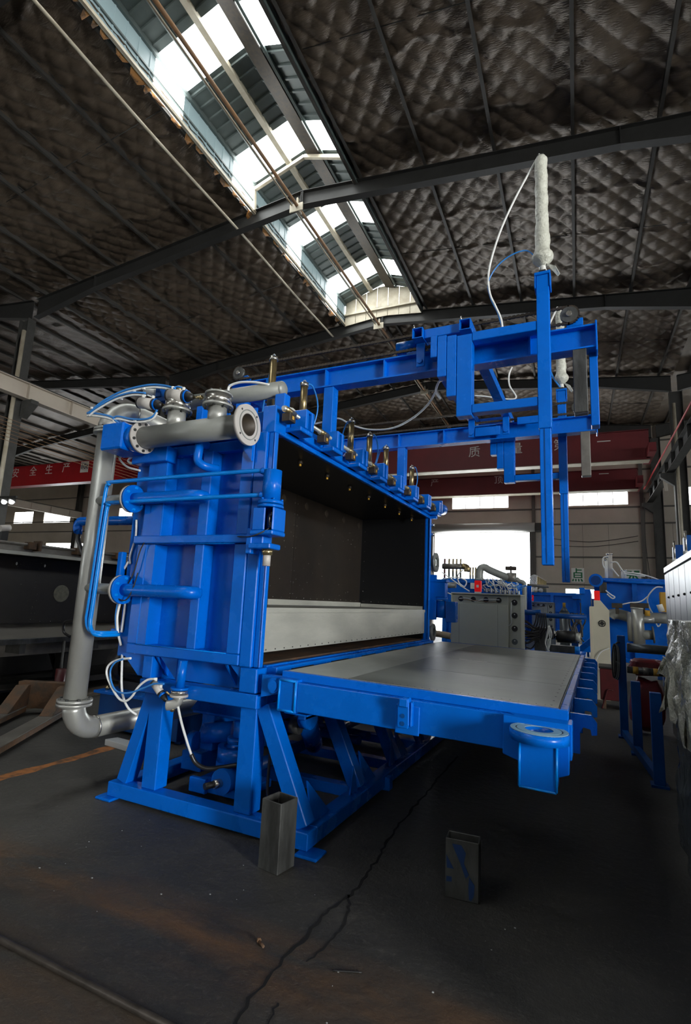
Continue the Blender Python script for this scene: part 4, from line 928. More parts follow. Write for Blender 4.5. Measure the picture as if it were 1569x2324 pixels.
# ================================================================== GANTRY ON TOP
GF = thing('overhead_gantry', 'blue overhead gantry rails on posts above the block mold', 'gantry', (-2.1, 4.8, 2.79))
def gp(name, mb, mt='blue', par=None, bevel=.004): return obj(name, mb, mt, par or GF, bevel)
RAILS = (3.80, 5.70); ZB, ZT = 3.33, 3.505
for i, y in enumerate(RAILS):
    m = MB().box(-3.15, .045, y, y + .12, ZB, ZB + .012).box(-3.15, .045, y, y + .12, ZT - .012, ZT).box(-3.15, .045, y + .055, y + .065, ZB + .0121, ZT - .0121)
    rl_ = gp('rail', m, bevel=0)
    for x in (-2.72, -2.1, -1.55, -.95, -.4): gp('stiffener', B(x, x + .012, y + .004, y + .0549, ZB + .0125, ZT - .0125), par=rl_, bevel=0)
    gp('end_plate', B(.0451, .058, y - .01, y + .13, ZB - .03, ZT + .02), par=rl_)
    gp('post', B(-2.105, -2.012, y + .01, y + .11, 2.795, ZB - .0005), par=None); gp('post', B(-3.05, -2.95, y + .01, y + .11, 2.751, ZB - .0005))
    gp('post_foot', B(-2.12, -2.0, y - .01, y + .13, 2.7905, 2.795))
    gp('end_leg', B(-.105, -.015, y + .0, y + .09, 2.86 if i == 0 else 2.86, ZB - .001), 'dark_steel' if i == 0 else 'raw_steel'); gp('end_leg', B(.0, .055, y + .10, y + .2, 2.79, ZB + .05)) if i == 0 else None
    # drive chain round two sprockets
    for xs in (-3.02, -.12):
        s_ = gp('sprocket', MB().cyl((xs, y - .03, ZT + .085), (xs, y - .005, ZT + .085), .06, n=18), 'dark_steel', bevel=0); gp('sprocket_hub', MB().cyl((xs, y - .045, ZT + .085), (xs, y - .0301, ZT + .085), .02, n=12), 'steel', s_, 0); gp('sprocket_bracket', B(xs - .02, xs + .09, y - .004, y + .06, ZT + .001, ZT + .06))
    ch = MB()
    x = -3.02
    while x < -.12:
        for zz in (ZT + .147, ZT + .023): ch.box(x, x + .02, y - .026, y - .010, zz - .011, zz + .011).cyl((x + .0253, y - .024, zz), (x + .0253, y - .012, zz), .009, n=6)
        x += .031
    for k in range(12):
        a = math.pi / 2 + math.pi * k / 11
        for sx, xc in ((1, -3.02), (-1, -.12)):
            px_, pz_ = xc + sx *   .062 * math.cos(a), ZT + .085 +   .062 * math.sin(a); ch.box(px_ - .009, px_ + .009, y - .026, y - .010, pz_ - .011, pz_ + .011)
    c_ = gp('chain', ch, 'clamp', bevel=0); c_['kind'] = 'stuff'
gp('cross_tie', B(-3.04, -2.96, 3.921, 5.699, ZB + .02, ZB + .1)); gp('motor_mount', B(-1.36, -1.26, 3.83, 3.95, ZT + .001, ZT + .09))
gp('gear_motor', MB().cyl((-1.45, 3.87, 3.60), (-1.28, 3.87, 3.60), .055, n=16), bevel=0)

GT = thing('gantry_trolley', 'blue gantry trolley with two hanging masts over the lowered door', 'trolley', (-.7, 4.8, 3.5))
def tp(name, mb, mt='blue', par=None, bevel=.004): return obj(name, mb, mt, par or GT, bevel)
for x in (-1.213, -.84): tp('cross_tube', MB().htube((x, 3.66, 3.60), (x, 5.98, 3.60), .085, .085, .006), bevel=0)
tp('cross_bar', B(-1.17, -.883, 3.70, 3.78, 3.565, 3.64)); tp('cross_bar', B(-1.17, -.883, 5.86, 5.94, 3.565, 3.64))
for x in (-1.213, -.84):
    for y in (3.67, 3.72): tp('bolt', MB().cyl((x - .03, y, 3.6425), (x - .03, y, 3.675), .006, n=6), 'steel', bevel=0)
    for y in RAILS:
        wc = tp('wheel_hanger', B(x - .035, x + .035, y - .05, y - .035, 3.36, 3.557)); tp('wheel', MB().cyl((x, y - .034, 3.54), (x, y + .05, 3.54), .034, n=16), 'dark_steel', wc, 0); tp('guide_roller', MB().cyl((x, y - .075, 3.40), (x, y - .051, 3.40), .022, n=12), par=wc, bevel=0)
SX = [(-1.105, -1.055, 3.374), (-1.05, -.98, 3.207), (-.976, -.904, 3.040), (-.9, -.785, 2.875)]
for (y0, sgn) in ((3.66, 1), (5.885, 1)):
    near = y0 < 4
    for k, (a, b, z) in enumerate(SX):
        tp('step_tube', B(a, b, y0 + .001 * k, y0 + .09, z, 3.553 - .012 * k))
    tp('upper_bar', B(-.784, -.329, y0, y0 + .085, 3.455, 3.525)); tp('lower_bar', B(-.784, -.329, y0, y0 + .085, 2.89, 2.955))
    ms = tp('mast', B(-.328, -.242, y0 - .005, y0 + .085, 2.722, 3.87)); tp('inner_mast', B(-.322, -.248, y0 + .002, y0 + .078, 1.79, 2.7215), par=ms); tp('mast_slot', B(-.292, -.287, y0 - .001, y0 + .0018, 1.80, 2.72), 'blue_dark', ms, 0)
    tp('mast_head', B(-.34, -.23, y0 - .012, y0 + .092, 3.871, 3.895), par=ms); tp('mast_cheek', B(-.34, -.33, y0 - .012, y0 + .092, 3.77, 3.8705), par=ms); tp('mast_cheek', B(-.24, -.23, y0 - .012, y0 + .092, 3.77, 3.8705), par=ms); tp('head_block', B(-.31, -.26, y0, y0 + .08, 3.8955, 3.915), 'black', ms)
    # wrapped lift cylinder on the mast
    zc = y0 + .04; pts = []; random.seed(3)
    lc = tp('lift_cylinder', MB().cyl((-.283, zc, 3.9155), (-.283, zc, 4.02), .024, n=14), 'white', bevel=0)
    def rr(t): return min(.045, .012 + t * .6) * (.75 if t > .985 else 1) + .03 * math.exp(-((t - .09) / .05) ** 2) + .0018 * math.sin(t * 90) * math.sin(t * 37) + .008 * math.exp(-((t - .25) / .1) ** 2)
    wp = tp('bubble_wrap', MB().path([(-.283 + .002 * math.sin(k * 1.3), zc + .002 * math.cos(k * 2.1), 3.95 + .92 * k / 26) for k in range(27)], rr, 20, 3), 'wrap', lc, 0)
    tp('wrap_tail', MB().prism([(-.26, zc - .02, 3.97), (-.20, zc - .03, 3.93), (-.17, zc - .03, 3.86), (-.185, zc - .02, 3.85), (-.22, zc - .015, 3.91)], (.004, .01, .004)), 'wrap', lc, 0)
    tp('tie_cord', MB().tube((-.283, zc, 4.0), (-.283, zc, 4.012), .060, .046, 16), 'hose_blue', lc, 0)
    for sx in (-.02, .02): tp('tie_rod', MB().cyl((-.283 + sx, zc, 3.9155), (-.283 + sx, zc, 3.97), .006, n=6), 'steel', lc, 0)
    tp('cylinder_end', B(-.305, -.261, zc - .02, zc + .02, 4.872, 4.89), 'dark_steel', lc, .003)
    if near:
        q = lambda l, yy=3.70: [P(a, b, y=yy) for a, b in l]
        tp('air_hose', MB().path(q([(1225, 350), (1205, 385), (1170, 450), (1140, 515), (1118, 580), (1109, 625), (1112, 665), (1125, 695), (1137, 722), (1141, 745)]), .0078, 8, 6), 'hose_white', lc, 0)
        tp('air_hose', MB().path(q([(1224, 605), (1213, 582), (1195, 569), (1165, 577), (1135, 598), (1115, 625), (1108, 650), (1115, 680), (1130, 710), (1139, 740)]), .0052, 8, 6), 'hose_blue', lc, 0)
    else:
        q = lambda l, yy=5.9: [P(a, b, y=yy) for a, b in l]
        tp('air_hose', MB().path(q([(1266, 697), (1255, 720), (1243, 745)]), .011, 8, 5), 'hose_white', lc, 0); tp('air_hose', MB().path(q([(1248, 838), (1258, 860), (1272, 880)]), .009, 8, 5), 'hose_blue', lc, 0)
        tp('air_hose', MB().path(q([(1163, 833), (1156, 850), (1157, 875), (1172, 903), (1140, 905), (1105, 900), (1078, 898)]), .009, 8, 5), 'hose_white', None, 0)
tp('rail_slider', B(-1.17, -.9, 5.64, 5.66, 3.36, 3.46)); tp('rail_slider', B(-.72, -.5, 5.63, 5.66, 3.45, 3.53))
tp('supply_hose', MB().path([P(a, b, y=yy) for a, b, yy in ((1000, 905, 3.9), (990, 888, 3.9), (996, 868, 3.9), (1005, 862, 3.9))], .010, 8, 5), 'hose_white', None, 0)
tp('supply_hose', MB().path([P(a, b, y=yy) for a, b, yy in ((990, 888, 4.2), (970, 920, 4.3), (935, 950, 4.4), (890, 972, 4.5), (840, 975, 4.6), (800, 965, 4.6), (770, 950, 4.6), (745, 955, 4.6), (715, 962, 4.5))], .009, 8, 6), 'hose_white', None, 0)
# ================================================================== THINGS AROUND THE MACHINE
def sub(par, name, mb, mt, bevel=0): return obj(name, mb, mt, par, bevel)
# ---- two loose square tubes
M1 = rot_about((-1.685, 2.80, 0), math.radians(-9), 'Z')
tag(obj('steel_tube', MB().htube((-1.685, 2.80, 0.001), (-1.685, 2.80, .365), .146, .146, .007, up=(0, 1, 0)).xf(M1), 'dark_steel', bevel=.006), 'open-topped grey square steel tube standing by the base corner', 'steel tube')
M2 = rot_about((-.685, 3.05, 0), math.radians(5), 'Z')
t = thing('steel_tube', 'dark rectangular steel tube with blue paint patches under the door', 'steel tube', (-.685, 3.05, 0))
sub(t, 'tube_wall', MB().htube((-.685, 3.05, 0.001), (-.685, 3.05, .285), .172, .1, .006, up=(0, 1, 0)).xf(M2), 'dark_steel', .004)
for poly in (((.2, .92), (.48, .92), (.62, .8), (.56, .62), (.72, .45), (.62, .38), (.45, .62)), ((.03, .72), (.26, .5), (.05, .5)), ((.04, .36), (.2, .36), (.2, .28), (.04, .27)), ((.72, .42), (.88, .3), (.86, .12), (.78, .03), (.72, .05), (.7, .25))):
    sub(t, 'paint_patch', MB().prism([(-.771 + .172 * a, 2.999, .285 * b) for a, b in poly], (0, -.0012, 0)).xf(M2), 'paint_shaded')
# ---- floor marks and small things on the floor
def ribbon(pts, w0, w1, z, jit, seed, h=.0015):
    random.seed(seed); m = MB(); L_ = []; R_ = []
    q = smooth_path([(a, b, 0) for a, b in pts], 7)
    for i, p in enumerate(q):
        t = (q[min(i + 1, len(q) - 1)] - q[max(i - 1, 0)]).normalized(); nrm = V((-t.y, t.x, 0)); w = w0 + (w1 - w0) * i / len(q)
        o = random.uniform(-jit, jit)
        L_.append(p + nrm * (w * random.uniform(.3, 1) / 2 + o)); R_.append(p - nrm * (w * random.uniform(.3, 1) / 2 - o))
    n = len(q); vs = [V((p.x, p.y, z)) for p in L_ + R_] + [V((p.x, p.y, z + h)) for p in L_ + R_]
    fs = [(2 * n + i, 3 * n + i, 3 * n + i + 1, 2 * n + i + 1) for i in range(n - 1)] + [(i, 2 * n + i, 2 * n + i + 1, i + 1) for i in range(n - 1)] + [(n + i, n + i + 1, 3 * n + i + 1, 3 * n + i) for i in range(n - 1)]
    return m.add(vs, fs)
obj('crack', ribbon([(-1.20, 1.75), (-1.235, 2.0), (-1.23, 2.3), (-1.235, 2.55), (-1.20, 2.8), (-1.22, 3.1), (-1.25, 3.4), (-1.28, 3.8), (-1.29, 4.3), (-1.31, 4.9), (-1.33, 5.6)], .020, .026, .0005, .011, 2), 'crack', floor)
obj('crack', ribbon([(-1.21, 2.75), (-1.14, 2.6), (-1.12, 2.4), (-1.15, 2.2)], .02, .01, .0005, .008, 3), 'crack', floor)
obj('crack', ribbon([(-1.13, 1.95), (-1.1, 1.8), (-1.12, 1.65)], .012, .006, .0005, .006, 5), 'crack', floor)
obj('floor_line', ribbon([(-4.27, 1.6), (-4.28, 2.9), (-4.29, 4.2), (-4.31, 5.6)], .17, .15, .0004, .004, 6, .0006), 'line_orange', floor)
tag(obj('floor_rail', MB().cyl((-9, 1.66, .0135), (-.4, 1.66, .0135), .0135, n=10), 'rail'), 'dark steel rail bar lying across the floor at lower left', 'rail')
b = thing('bolt', 'small rusty bolt lying on the floor near the crack', 'bolt', (-1.37, 2.19, 0))
sub(b, 'shank', MB().cyl((-1.385, 2.2, .009), (-1.35, 2.18, .009), .006, n=8), 'rusty'); sub(b, 'head', MB().cyl((-1.395, 2.206, .011), (-1.386, 2.2006, .011), .011, n=6), 'rusty')
random.seed(11); db = MB()
for k in range(26):
    x, y = random.uniform(-3.0, -.4), random.uniform(1.75, 2.9); s_ = random.uniform(.002, .0055)
    db.box(x, x + s_ * random.uniform(.6, 2.2), y, y + s_, 0, s_ * .5)
d_ = tag(obj('debris', db, 'wedge'), 'tiny pale chips scattered over the dark floor', 'debris'); d_['kind'] = 'stuff'
tag(obj('wire_scrap', MB().path([P(a, b, z=.004) for a, b in ((755, 2203), (790, 2205), (822, 2207))], .003, 5, 3), 'wire'), 'short thin wire scrap lying on the floor', 'wire')
# ---- blue hydraulic unit behind the riser pipe
h = thing('hydraulic_unit', 'blue oil tank with a black motor on top behind the riser pipe', 'hydraulic unit', (-4.4, 4.65, 0))
sub(h, 'tank', B(-4.97, -3.83, 4.3, 5.0, .03, .38), 'blue_dark', .006); sub(h, 'lid', B(-5.03, -3.79, 4.26, 5.04, .381, .41), 'blue', .004)
for x in (-4.9, -3.9): sub(h, 'foot', B(x, x + .08, 4.35, 4.95, 0, .0295), 'blue_dark')
mt_ = sub(h, 'motor', MB().cyl((-5.0, 4.62, .66), (-4.45, 4.62, .66), .17, n=24), 'black')
for k in range(18):
    a = k * math.pi * 2 / 18; sub(h, 'cooling_fin', MB().bar((-4.86, 4.62 + .18 * math.cos(a), .66 + .18 * math.sin(a)), (-4.5, 4.62 + .18 * math.cos(a), .66 + .18 * math.sin(a)), .008, .03, up=(0, math.cos(a), math.sin(a))), 'rubber')
sub(h, 'fan_cowl', MB().cyl((-5.08, 4.62, .66), (-4.88, 4.62, .66), .2, n=24), 'rubber'); sub(h, 'motor_foot', B(-4.9, -4.5, 4.48, 4.76, .411, .5), 'black'); sub(h, 'coupling', MB().cyl((-4.45, 4.62, .66), (-4.3, 4.62, .66), .09, n=18), 'steel'); sub(h, 'pump', MB().cyl((-4.3, 4.62, .66), (-4.0, 4.62, .62), .12, n=18), 'rubber')
sub(h, 'filler_cap', MB().cyl((-4.93, 4.36, .41), (-4.93, 4.36, .45), .025, n=10), 'brass')
sub(h, 'suction_pipe', MB().path([(-4.1, 4.5, .62), (-3.95, 4.4, .7), (-3.8, 4.45, .72), (-3.55, 4.6, .72)], .04, 12, 4), 'rubber')
tag(obj('wedge_block', MB().prism([(-4.40, 3.93, 0), (-4.36, 4.05, 0), (-4.0, 4.02, 0), (-3.96, 3.88, 0)], (0, 0, .055)), 'wedge', bevel=.004), 'pale grey wedge board on the floor under the return pipe', 'board')
# ---- rusty pallet truck
pt = thing('pallet_truck', 'rusty pallet truck with long forks at the left edge', 'pallet truck', (-5.6, 4.2, 0))
fd = V((-.56, .83, 0)).normalized(); sd = V((.83, .56, 0))
for k, base in enumerate((V((-5.72, 4.42, .1)), V((-6.18, 4.22, .1)))):
    p0, p1 = base, base - fd * 1.75
    f_ = sub(pt, 'fork', MB().bar(p0, p1, .16, .012), 'raw_steel', .002)
    for s_ in (-1, 1): sub(pt, 'fork_side', MB().bar(p0 + sd * (.075 * s_) - V((0, 0, .032)), p1 + sd * (.075 * s_) - V((0, 0, .032)), .008, .05), 'rusty')
    sub(pt, 'fork_tip', MB().cyl(p1 - sd * .05 - V((0, 0, .057)), p1 + sd * .05 - V((0, 0, .057)), .04, n=12), 'rubber')
    sub(pt, 'fender', MB().prism([p0 - fd * .45 + sd * .07 + V((0, 0, .008)), p0 + sd * .07 + V((0, 0, .24)), p0 + fd * .12 + sd * .07 + V((0, 0, .24)), p0 + fd * .15 + sd * .07 + V((0, 0, .008))], -sd * .14), 'rusty', .004)
pc = V((-5.95, 4.45, 0)) + fd * .2
sub(pt, 'yoke', MB().bar(V((-5.62, 4.62, .22)), V((-6.32, 4.30, .22)), .12, .3), 'rusty', .004); sub(pt, 'pump_body', MB().cyl(pc + V((0, 0, .12)), pc + V((0, 0, .5)), .06, n=14), 'red_dark')
for s_ in (-.06, .06): sub(pt, 'steer_wheel', MB().cyl(pc + sd * (s_ - .03) + V((0, 0, .09)), pc + sd * (s_ + .03) + V((0, 0, .09)), .09, n=16), 'rubber')
hh = P(148, 1435, y=4.9); sub(pt, 'handle_bar', MB().path([pc + V((0, 0, .45)), (pc + hh) / 2 + V((0, 0, .1)), hh - V((0, 0, .12))], .018, 10, 4), 'black')
sub(pt, 'handle_loop', MB().path([P(a, b, y=4.9) for a, b in ((160, 1445), (146, 1436), (144, 1420), (150, 1411), (170, 1409), (195, 1411))], .018, 10, 4), 'rubber')
# ---- unpainted mold on the left
lm = thing('raw_mold', 'unpainted black-lined foam mold with its raw steel door lowered, at left', 'machine', (-8.4, 5, 0))
sub(lm, 'lining', B(-9.04, -9.0, 1.6, 4.9, .85, 1.99), 'panel_black'); sub(lm, 'lining', B(-9.04, -9.0, 4.906, 7.4, .85, 1.99), 'panel_black'); sub(lm, 'lining', B(-9.04, -9.0, 7.406, 9.6, .85, 1.99), 'panel_black')
sub(lm, 'far_lining', B(-9.0, -8.05, 9.56, 9.6, .85, 1.95), 'panel_dark'); sub(lm, 'roof_lining', B(-9.04, -8.05, 1.6, 9.6, 1.991, 2.0), 'panel_dark')
sub(lm, 'top_rail', B(-8.08, -8.0, 1.6, 9.7, 1.965, 2.02), 'alu', .003); sub(lm, 'top_rail', B(-8.1, -8.02, 1.6, 9.7, 2.021, 2.10), 'raw_steel', .003); sub(lm, 'shaft', MB().cyl((-7.95, 1.6, 2.13), (-7.95, 9.7, 2.13), .022, n=10), 'raw_steel')
sub(lm, 'body', B(-9.3, -9.05, 1.6, 9.7, .6, 2.1), 'raw_steel'); sub(lm, 'roof', B(-9.3, -8.11, 1.6, 9.7, 2.03, 2.14), 'raw_steel')
for k in range(9):
    y = 4.35 + .83 * (k - 2)
    c = sub(lm, 'clamp', B(-8.02, -7.88, y, y + .12, 2.06, 2.17), 'rusty', .004); sub(lm, 'clamp_cheek', B(-8.03, -7.86, y + .15, y + .19, 2.04, 2.2), 'rusty', .003)
sub(lm, 'actuator', MB().cyl(P(0, 1199, x=-8.05), P(22, 1198, x=-8.05), .05, n=14), 'grey_flange'); sub(lm, 'actuator_foot', MB().box(*(lambda p: (p.x - .04, p.x + .04, p.y - .05, p.y + .05, 2.141, p.z - .04))(P(10, 1199, x=-8.15))), 'black'); sub(lm, 'shade_backing', B(-9.3, -9.1, 1.6, 9.7, 0, .599), 'rafter')  # last piece: dark sheet added so the gap under the door stays dark
dc = P(139, 1347, x=-8.998); sub(lm, 'port_disc', MB().cyl(dc - V((.002, 0, 0)), dc + V((.006, 0, 0)), .155, n=28), 'dull_disc')
for a, b in ((38, 1279), (102, 1284)): p = P(a, b, x=-8.995); sub(lm, 'vent_hole', MB().ball(p, .022, 8, .3, .8, 1.3), 'white')
sc_ = MB(); random.seed(5)
for yy in (4.9, 7.4, 6.15):
    for k in range(10): sc_.ball((-8.998, yy - .03, .92 + k * .11), .008, 6); sc_.ball((-8.998, yy + .03, .92 + k * .11), .008, 6)
for k in range(30): sc_.ball((-8.998, random.uniform(4.5, 9), random.uniform(.95, 1.9)), .009, 6)
for k in range(26): sc_.ball((-8.998, 4.3 + k * .2, .885), .009, 6)
s = sub(lm, 'lining_screws', sc_, 'steel'); s['kind'] = 'stuff'
dr = sub(lm, 'door', B(-8.9, -6.5, 1.6, 9.5, .82, .85), 'raw_steel', .003); sub(lm, 'door_beam', B(-7.0, -6.88, 1.6, 9.5, .59, .819), 'raw_steel', .004); sub(lm, 'door_edge', B(-6.53, -6.48, 1.6, 9.5, .78, .85), 'dark_steel', .003)
for k in range(7): y = 2.2 + k * 1.1; sub(lm, 'door_rib', B(-8.6, -6.6, y, y + .08, .65, .8195), 'dark_steel')
for y in (2.2, 3.9, 5.4, 7.0, 8.6):
    sub(lm, 'leg', B(-7.25, -7.05, y, y + .12, .0, .585), 'rafter'); sub(lm, 'leg', B(-8.9, -8.75, y, y + .12, 0, .6), 'rafter'); sub(lm, 'brace', MB().bar((-7.15, y + .06, .1), (-8.7, y + .9, .55), .06, .06), 'rafter')
sub(lm, 'base_beam', B(-7.3, -7.0, 1.6, 9.5, .12, .2), 'rafter'); sub(lm, 'base_tie', B(-8.9, -7.0, 3.2, 3.3, .2, .28), 'dark_steel')
tag(obj('timber_board', MB().prism([(-6.35, 2.4, 0), (-6.1, 2.4, 0), (-6.6, 6.2, 0), (-6.9, 6.2, 0)], (0, 0, .05)), 'wood', bevel=.003), 'long pale timber board on the floor in front of the raw mold', 'board')
tag(obj('scrap_plate', MB().prism([(-7.1, 4.5, .201), (-6.75, 4.3, .201), (-6.6, 5.2, .201), (-7.0, 5.4, .201)], (0, 0, .006)), 'raw_steel'), 'thin bright scrap plate lying on the raw mold base', 'plate')
# ---- grey electrical cabinets with red beacons
def cabinet(x0, x1, y, top, lab, lampdx, dep=.45, k=1.0):
    t = thing('electrical_cabinet', lab, 'cabinet', ((x0 + x1) / 2, y + dep / 2, 0))
    sub(t, 'body', B(x0, x1, y + .05, y + dep, .02, top - .02), 'cabinet', .003); xr = x1 - .19 * k; zt = top - .165 * k
    sub(t, 'front_cover', B(x0 + .004, xr, y, y + .0495, .03, zt), 'cabinet', .003); sub(t, 'top_lip', B(x0, x1, y - .01, y + dep, top - .019, top), 'cabinet', .002)
    for x in (x0, xr + .001, x1 - .012): sub(t, 'side_lip', B(x, x + .012, y - .005, y + .0495, zt if x == x0 else .03, top - .0195), 'cabinet', .001)
    for z_ in (.05,): sub(t, 'plinth', B(x0 + .02, x1 - .02, y + .06, y + dep - .02, 0, .0195), 'black')
    for s_ in (x0 + (xr - x0) * .15, x0 + (xr - x0) * .83): sub(t, 'panel_seam', B(s_, s_ + .003, y - .0012, y - .0002, .03, zt), 'rafter')
    for k_ in range(4):
        gx = x0 + (xr - x0) * (.17 + .225 * k_); sub(t, 'gland', MB().cyl((gx, y + .0495, top - .095 * k), (gx, y + .036, top - .095 * k), .04 * k, n=16), 'rubber')
        gz = top - .12 * k - .19 * k * k_; gx = (xr + x1) / 2; sub(t, 'gland', MB().cyl((gx, y + .0495, gz), (gx, y + .036, gz), .043 * k, n=16), 'rubber' if k_ < 3 else 'grey_cab')
        sub(t, 'gland_nut', MB().cyl((gx, y + .0359, gz + .015), (gx, y + .03, gz + .015), .009, n=8), 'white')
    sub(t, 'wire_bundle', MB().path([(x0 + .12 * k, y + .02, top - .09 * k), (x0 + .25 * k, y + .012, top - .085 * k), (x0 + .38 * k, y + .012, top - .125 * k), (x0 + .5 * k, y + .012, top - .09 * k), (xr - .12, y + .02, top - .09 * k)], .006, 6, 6), 'hose_white')
    sub(t, 'wire_bundle', MB().path([(x0 + .12 * k, y + .02, top - .1 * k), (x0 + .3 * k, y + .01, top - .11 * k), (x0 + .55 * k, y + .012, top - .125 * k), (xr - .15, y + .02, top - .125 * k)], .005, 6, 6), 'rust_pipe')
    gx = (xr + x1) / 2 - .03; sub(t, 'wire_bundle', MB().path([(gx - .01, y + .02, top - .12 * k), (gx - .02, y + .01, top - .3 * k), (gx - .01, y + .012, top - .42 * k), (gx - .05, y + .02, top - .46 * k), (gx - .07, y + .03, top - .42 * k)], .007, 6, 6), 'hose_white')
    bx = x0 + lampdx; p = sub(t, 'beacon_post', B(bx - .045 * k, bx + .045 * k, y - .014, y + .05, top + .0005, top + .02), 'white')
    sub(t, 'beacon', B(bx - .048 * k, bx + .048 * k, y - .01, y + .075, top + .021, top + .19 * k), 'red_lamp', .006); sub(t, 'beacon_label', B(bx - .018 * k, bx + .018 * k, y - .0115, y - .0101, top + .085 * k, top + .125 * k), 'white')
    return t
cabinet(-2.06, -1.02, 8.2, 1.705, 'grey electrical cabinet with black cable glands just beyond the lowered door', .41)
cabinet(-1.68, -.98, 14.2, 1.69, 'smaller grey electrical cabinet behind, below the far blue mold', .18, k=.85)
# ---- blue molds in the background
def bgmold(name, lab, x0, x1, y0, y1, z0, z1, face=True):
    t = thing(name, lab, 'machine', ((x0 + x1) / 2, (y0 + y1) / 2, 0))
    sub(t, 'body', B(x0, x1, y0 + .1, y1, z0, z1), 'blue', .004)
    for x in (x0, (x0 + x1) / 2 - .04, x1 - .09): sub(t, 'rib', B(x, x + .09, y0, y0 + .0995, z0, z1), 'blue', .003)
    for z in (z0, z0 + (z1 - z0) * .5, z1 - .09): sub(t, 'cross_rib', B(x0 + .091, x1 - .091, y0 + .012, y0 + .099, z, z + .08), 'blue', .003)
    n = max(2, int((y1 - y0) / .8))
    for k in range(n): y = y0 + .15 + k * (y1 - y0 - .3) / (n - 1); sub(t, 'side_rib', B(x1 + .0005, x1 + .08, y, y + .08, z0, z1), 'blue', .003)
    for x in (x0 + .05, x1 - .17):
        for y in (y0 + .15, (y0 + y1) / 2, y1 - .25): sub(t, 'leg', B(x, x + .12, y, y + .12, 0, z0 - .0005), 'blue_dark')
    sub(t, 'base_beam', B(x0 - .15, x1 + .15, y0 + .1, y0 + .2, .001, .1), 'blue_dark') if False else None
    return t
m2 = bgmold('block_mold', 'blue foam mold behind the grey cabinet with pipes and tangled white hoses', -2.95, -1.55, 11.0, 14.0, .75, 2.07)
sub(m2, 'top_header', MB().cyl(P(1005, 1285, y=11.1), P(1058, 1286, y=11.1), .06, n=16), 'raw_steel'); sub(m2, 'header_end', MB().path([P(1050, 1285, y=11.1), P(1060, 1288, y=11.1), P(1060, 1298, y=11.1)], .065, 12, 3), 'gold')
for k, px in enumerate((1010, 1020, 1029, 1037, 1046, 1068, 1074, 1080)):
    p = P(px, 1270 if k < 5 else 1289, y=11.2 + k * .2); sub(m2, 'pin_cylinder', MB().cyl(V((p.x, p.y, 2.0701)), p + V((0, 0, .02)), .022, n=8), 'gold' if k else 'red_dark'); 
sub(m2, 'steam_pipe', MB().path([P(a, b, y=10.6) for a, b in ((1089, 1314), (1089, 1300), (1092, 1290), (1101, 1288), (1112, 1294), (1140, 1306), (1160, 1312), (1172, 1313))], .072, 18, 5), 'grey_pipe'); sub(m2, 'pipe_flange', MB().cyl(P(1089, 1313, y=10.6), P(1089, 1317, y=10.6), .1, n=18), 'grey_pipe')
p = P(1162, 1311, y=10.6); sub(m2, 'valve_body', MB().cyl(p + V((0, 0, -.08)), p + V((0, 0, .09)), .09, n=16), 'raw_steel'); p = P(1160, 1290, y=10.6); sub(m2, 'valve_handwheel', MB().box(p.x - .1, p.x + .1, p.y - .05, p.y + .05, p.z - .035, p.z + .035).cyl(p - V((0, 0, .1)), p + V((0, 0, .05)), .02, n=8), 'clamp', .01)
sub(m2, 'steam_pipe', MB().path([P(a, b, y=10.6) for a, b in ((1172, 1313), (1180, 1319), (1188, 1322), (1191, 1330), (1191, 1360), (1191, 1390))], .042, 14, 4), 'grey_pipe')
random.seed(21)
for k in range(34):
    a, b = random.uniform(1098, 1175), random.uniform(1308, 1318) + 0; a2 = a + random.uniform(-8, 40); yy = random.uniform(10.5, 11.2)
    b += (a - 1098) * .12; sub(m2, 'air_hose', MB().path([P(a, b, y=yy), P(a + random.uniform(2, 14), b + random.uniform(4, 14), y=yy - .1), P(a2 - 6, 1326 + random.uniform(-2, 10), y=yy), P(min(a2, 1183), 1338 + random.uniform(-4, 6), y=yy)], .009, 5, 5), 'hose_white' if k % 5 else 'hose_blue')
for k in range(16): p = P(1100 + k * 5.2, 1338 + k * .45, y=10.8); sub(m2, 'hose_fitting', MB().cyl(p - V((0, 0, .05)), p + V((0, 0, .03)), .018, n=8), 'white' if k % 2 else 'steel')
for l_ in (((1003, 1315), (1035, 1310), (1058, 1318), (1055, 1331), (1045, 1330)), ((1003, 1298), (1030, 1318), (1050, 1332), (1066, 1342)), ((1052, 1293), (1040, 1305), (1042, 1322), (1054, 1332)), ((1003, 1340), (1015, 1345), (1028, 1350))): sub(m2, 'air_hose', MB().path([P(a, b, y=10.3) for a, b in l_], .013, 6, 6), 'hose_white')
sub(m2, 'drain_pipe', MB().cyl(P(1003, 1328, y=10.6), P(1035, 1328, y=10.6), .06, n=14), 'grey_pipe'); sub(m2, 'air_cylinder', MB().cyl(P(1018, 1360, y=10.4), P(1018, 1385, y=10.4), .06, n=14), 'blue'); sub(m2, 'label_plate', MB().box(*[c for p in (P(1069, 1321, y=10.99), P(1077, 1331, y=10.99)) for c in ()] or (-2.36, -2.25, 10.985, 10.998, 1.86, 1.98)), 'white')
sub(m2, 'sacking', MB().path([P(990, 1438, y=9.6), P(1005, 1440, y=9.6), P(1024, 1444, y=9.6)], .06, 10, 4), 'wood')
m3 = bgmold('block_mold', 'farther blue foam mold with open black chamber beside the far door', -1.9, -.55, 17.0, 19.5, .9, 2.02)
sub(m3, 'chamber', B(-.6, -.46, 17.3, 19.3, 1.0, 1.75), 'panel_dark'); sub(m3, 'latch_rail', B(-.65, -.46, 16.8, 19.5, 1.85, 2.0), 'blue', .003)
for k in range(8): sub(m3, 'latch_block', B(-.46, -.36, 16.85 + .33 * k, 16.95 + .33 * k, 1.86, 2.02), 'blue_tubes')
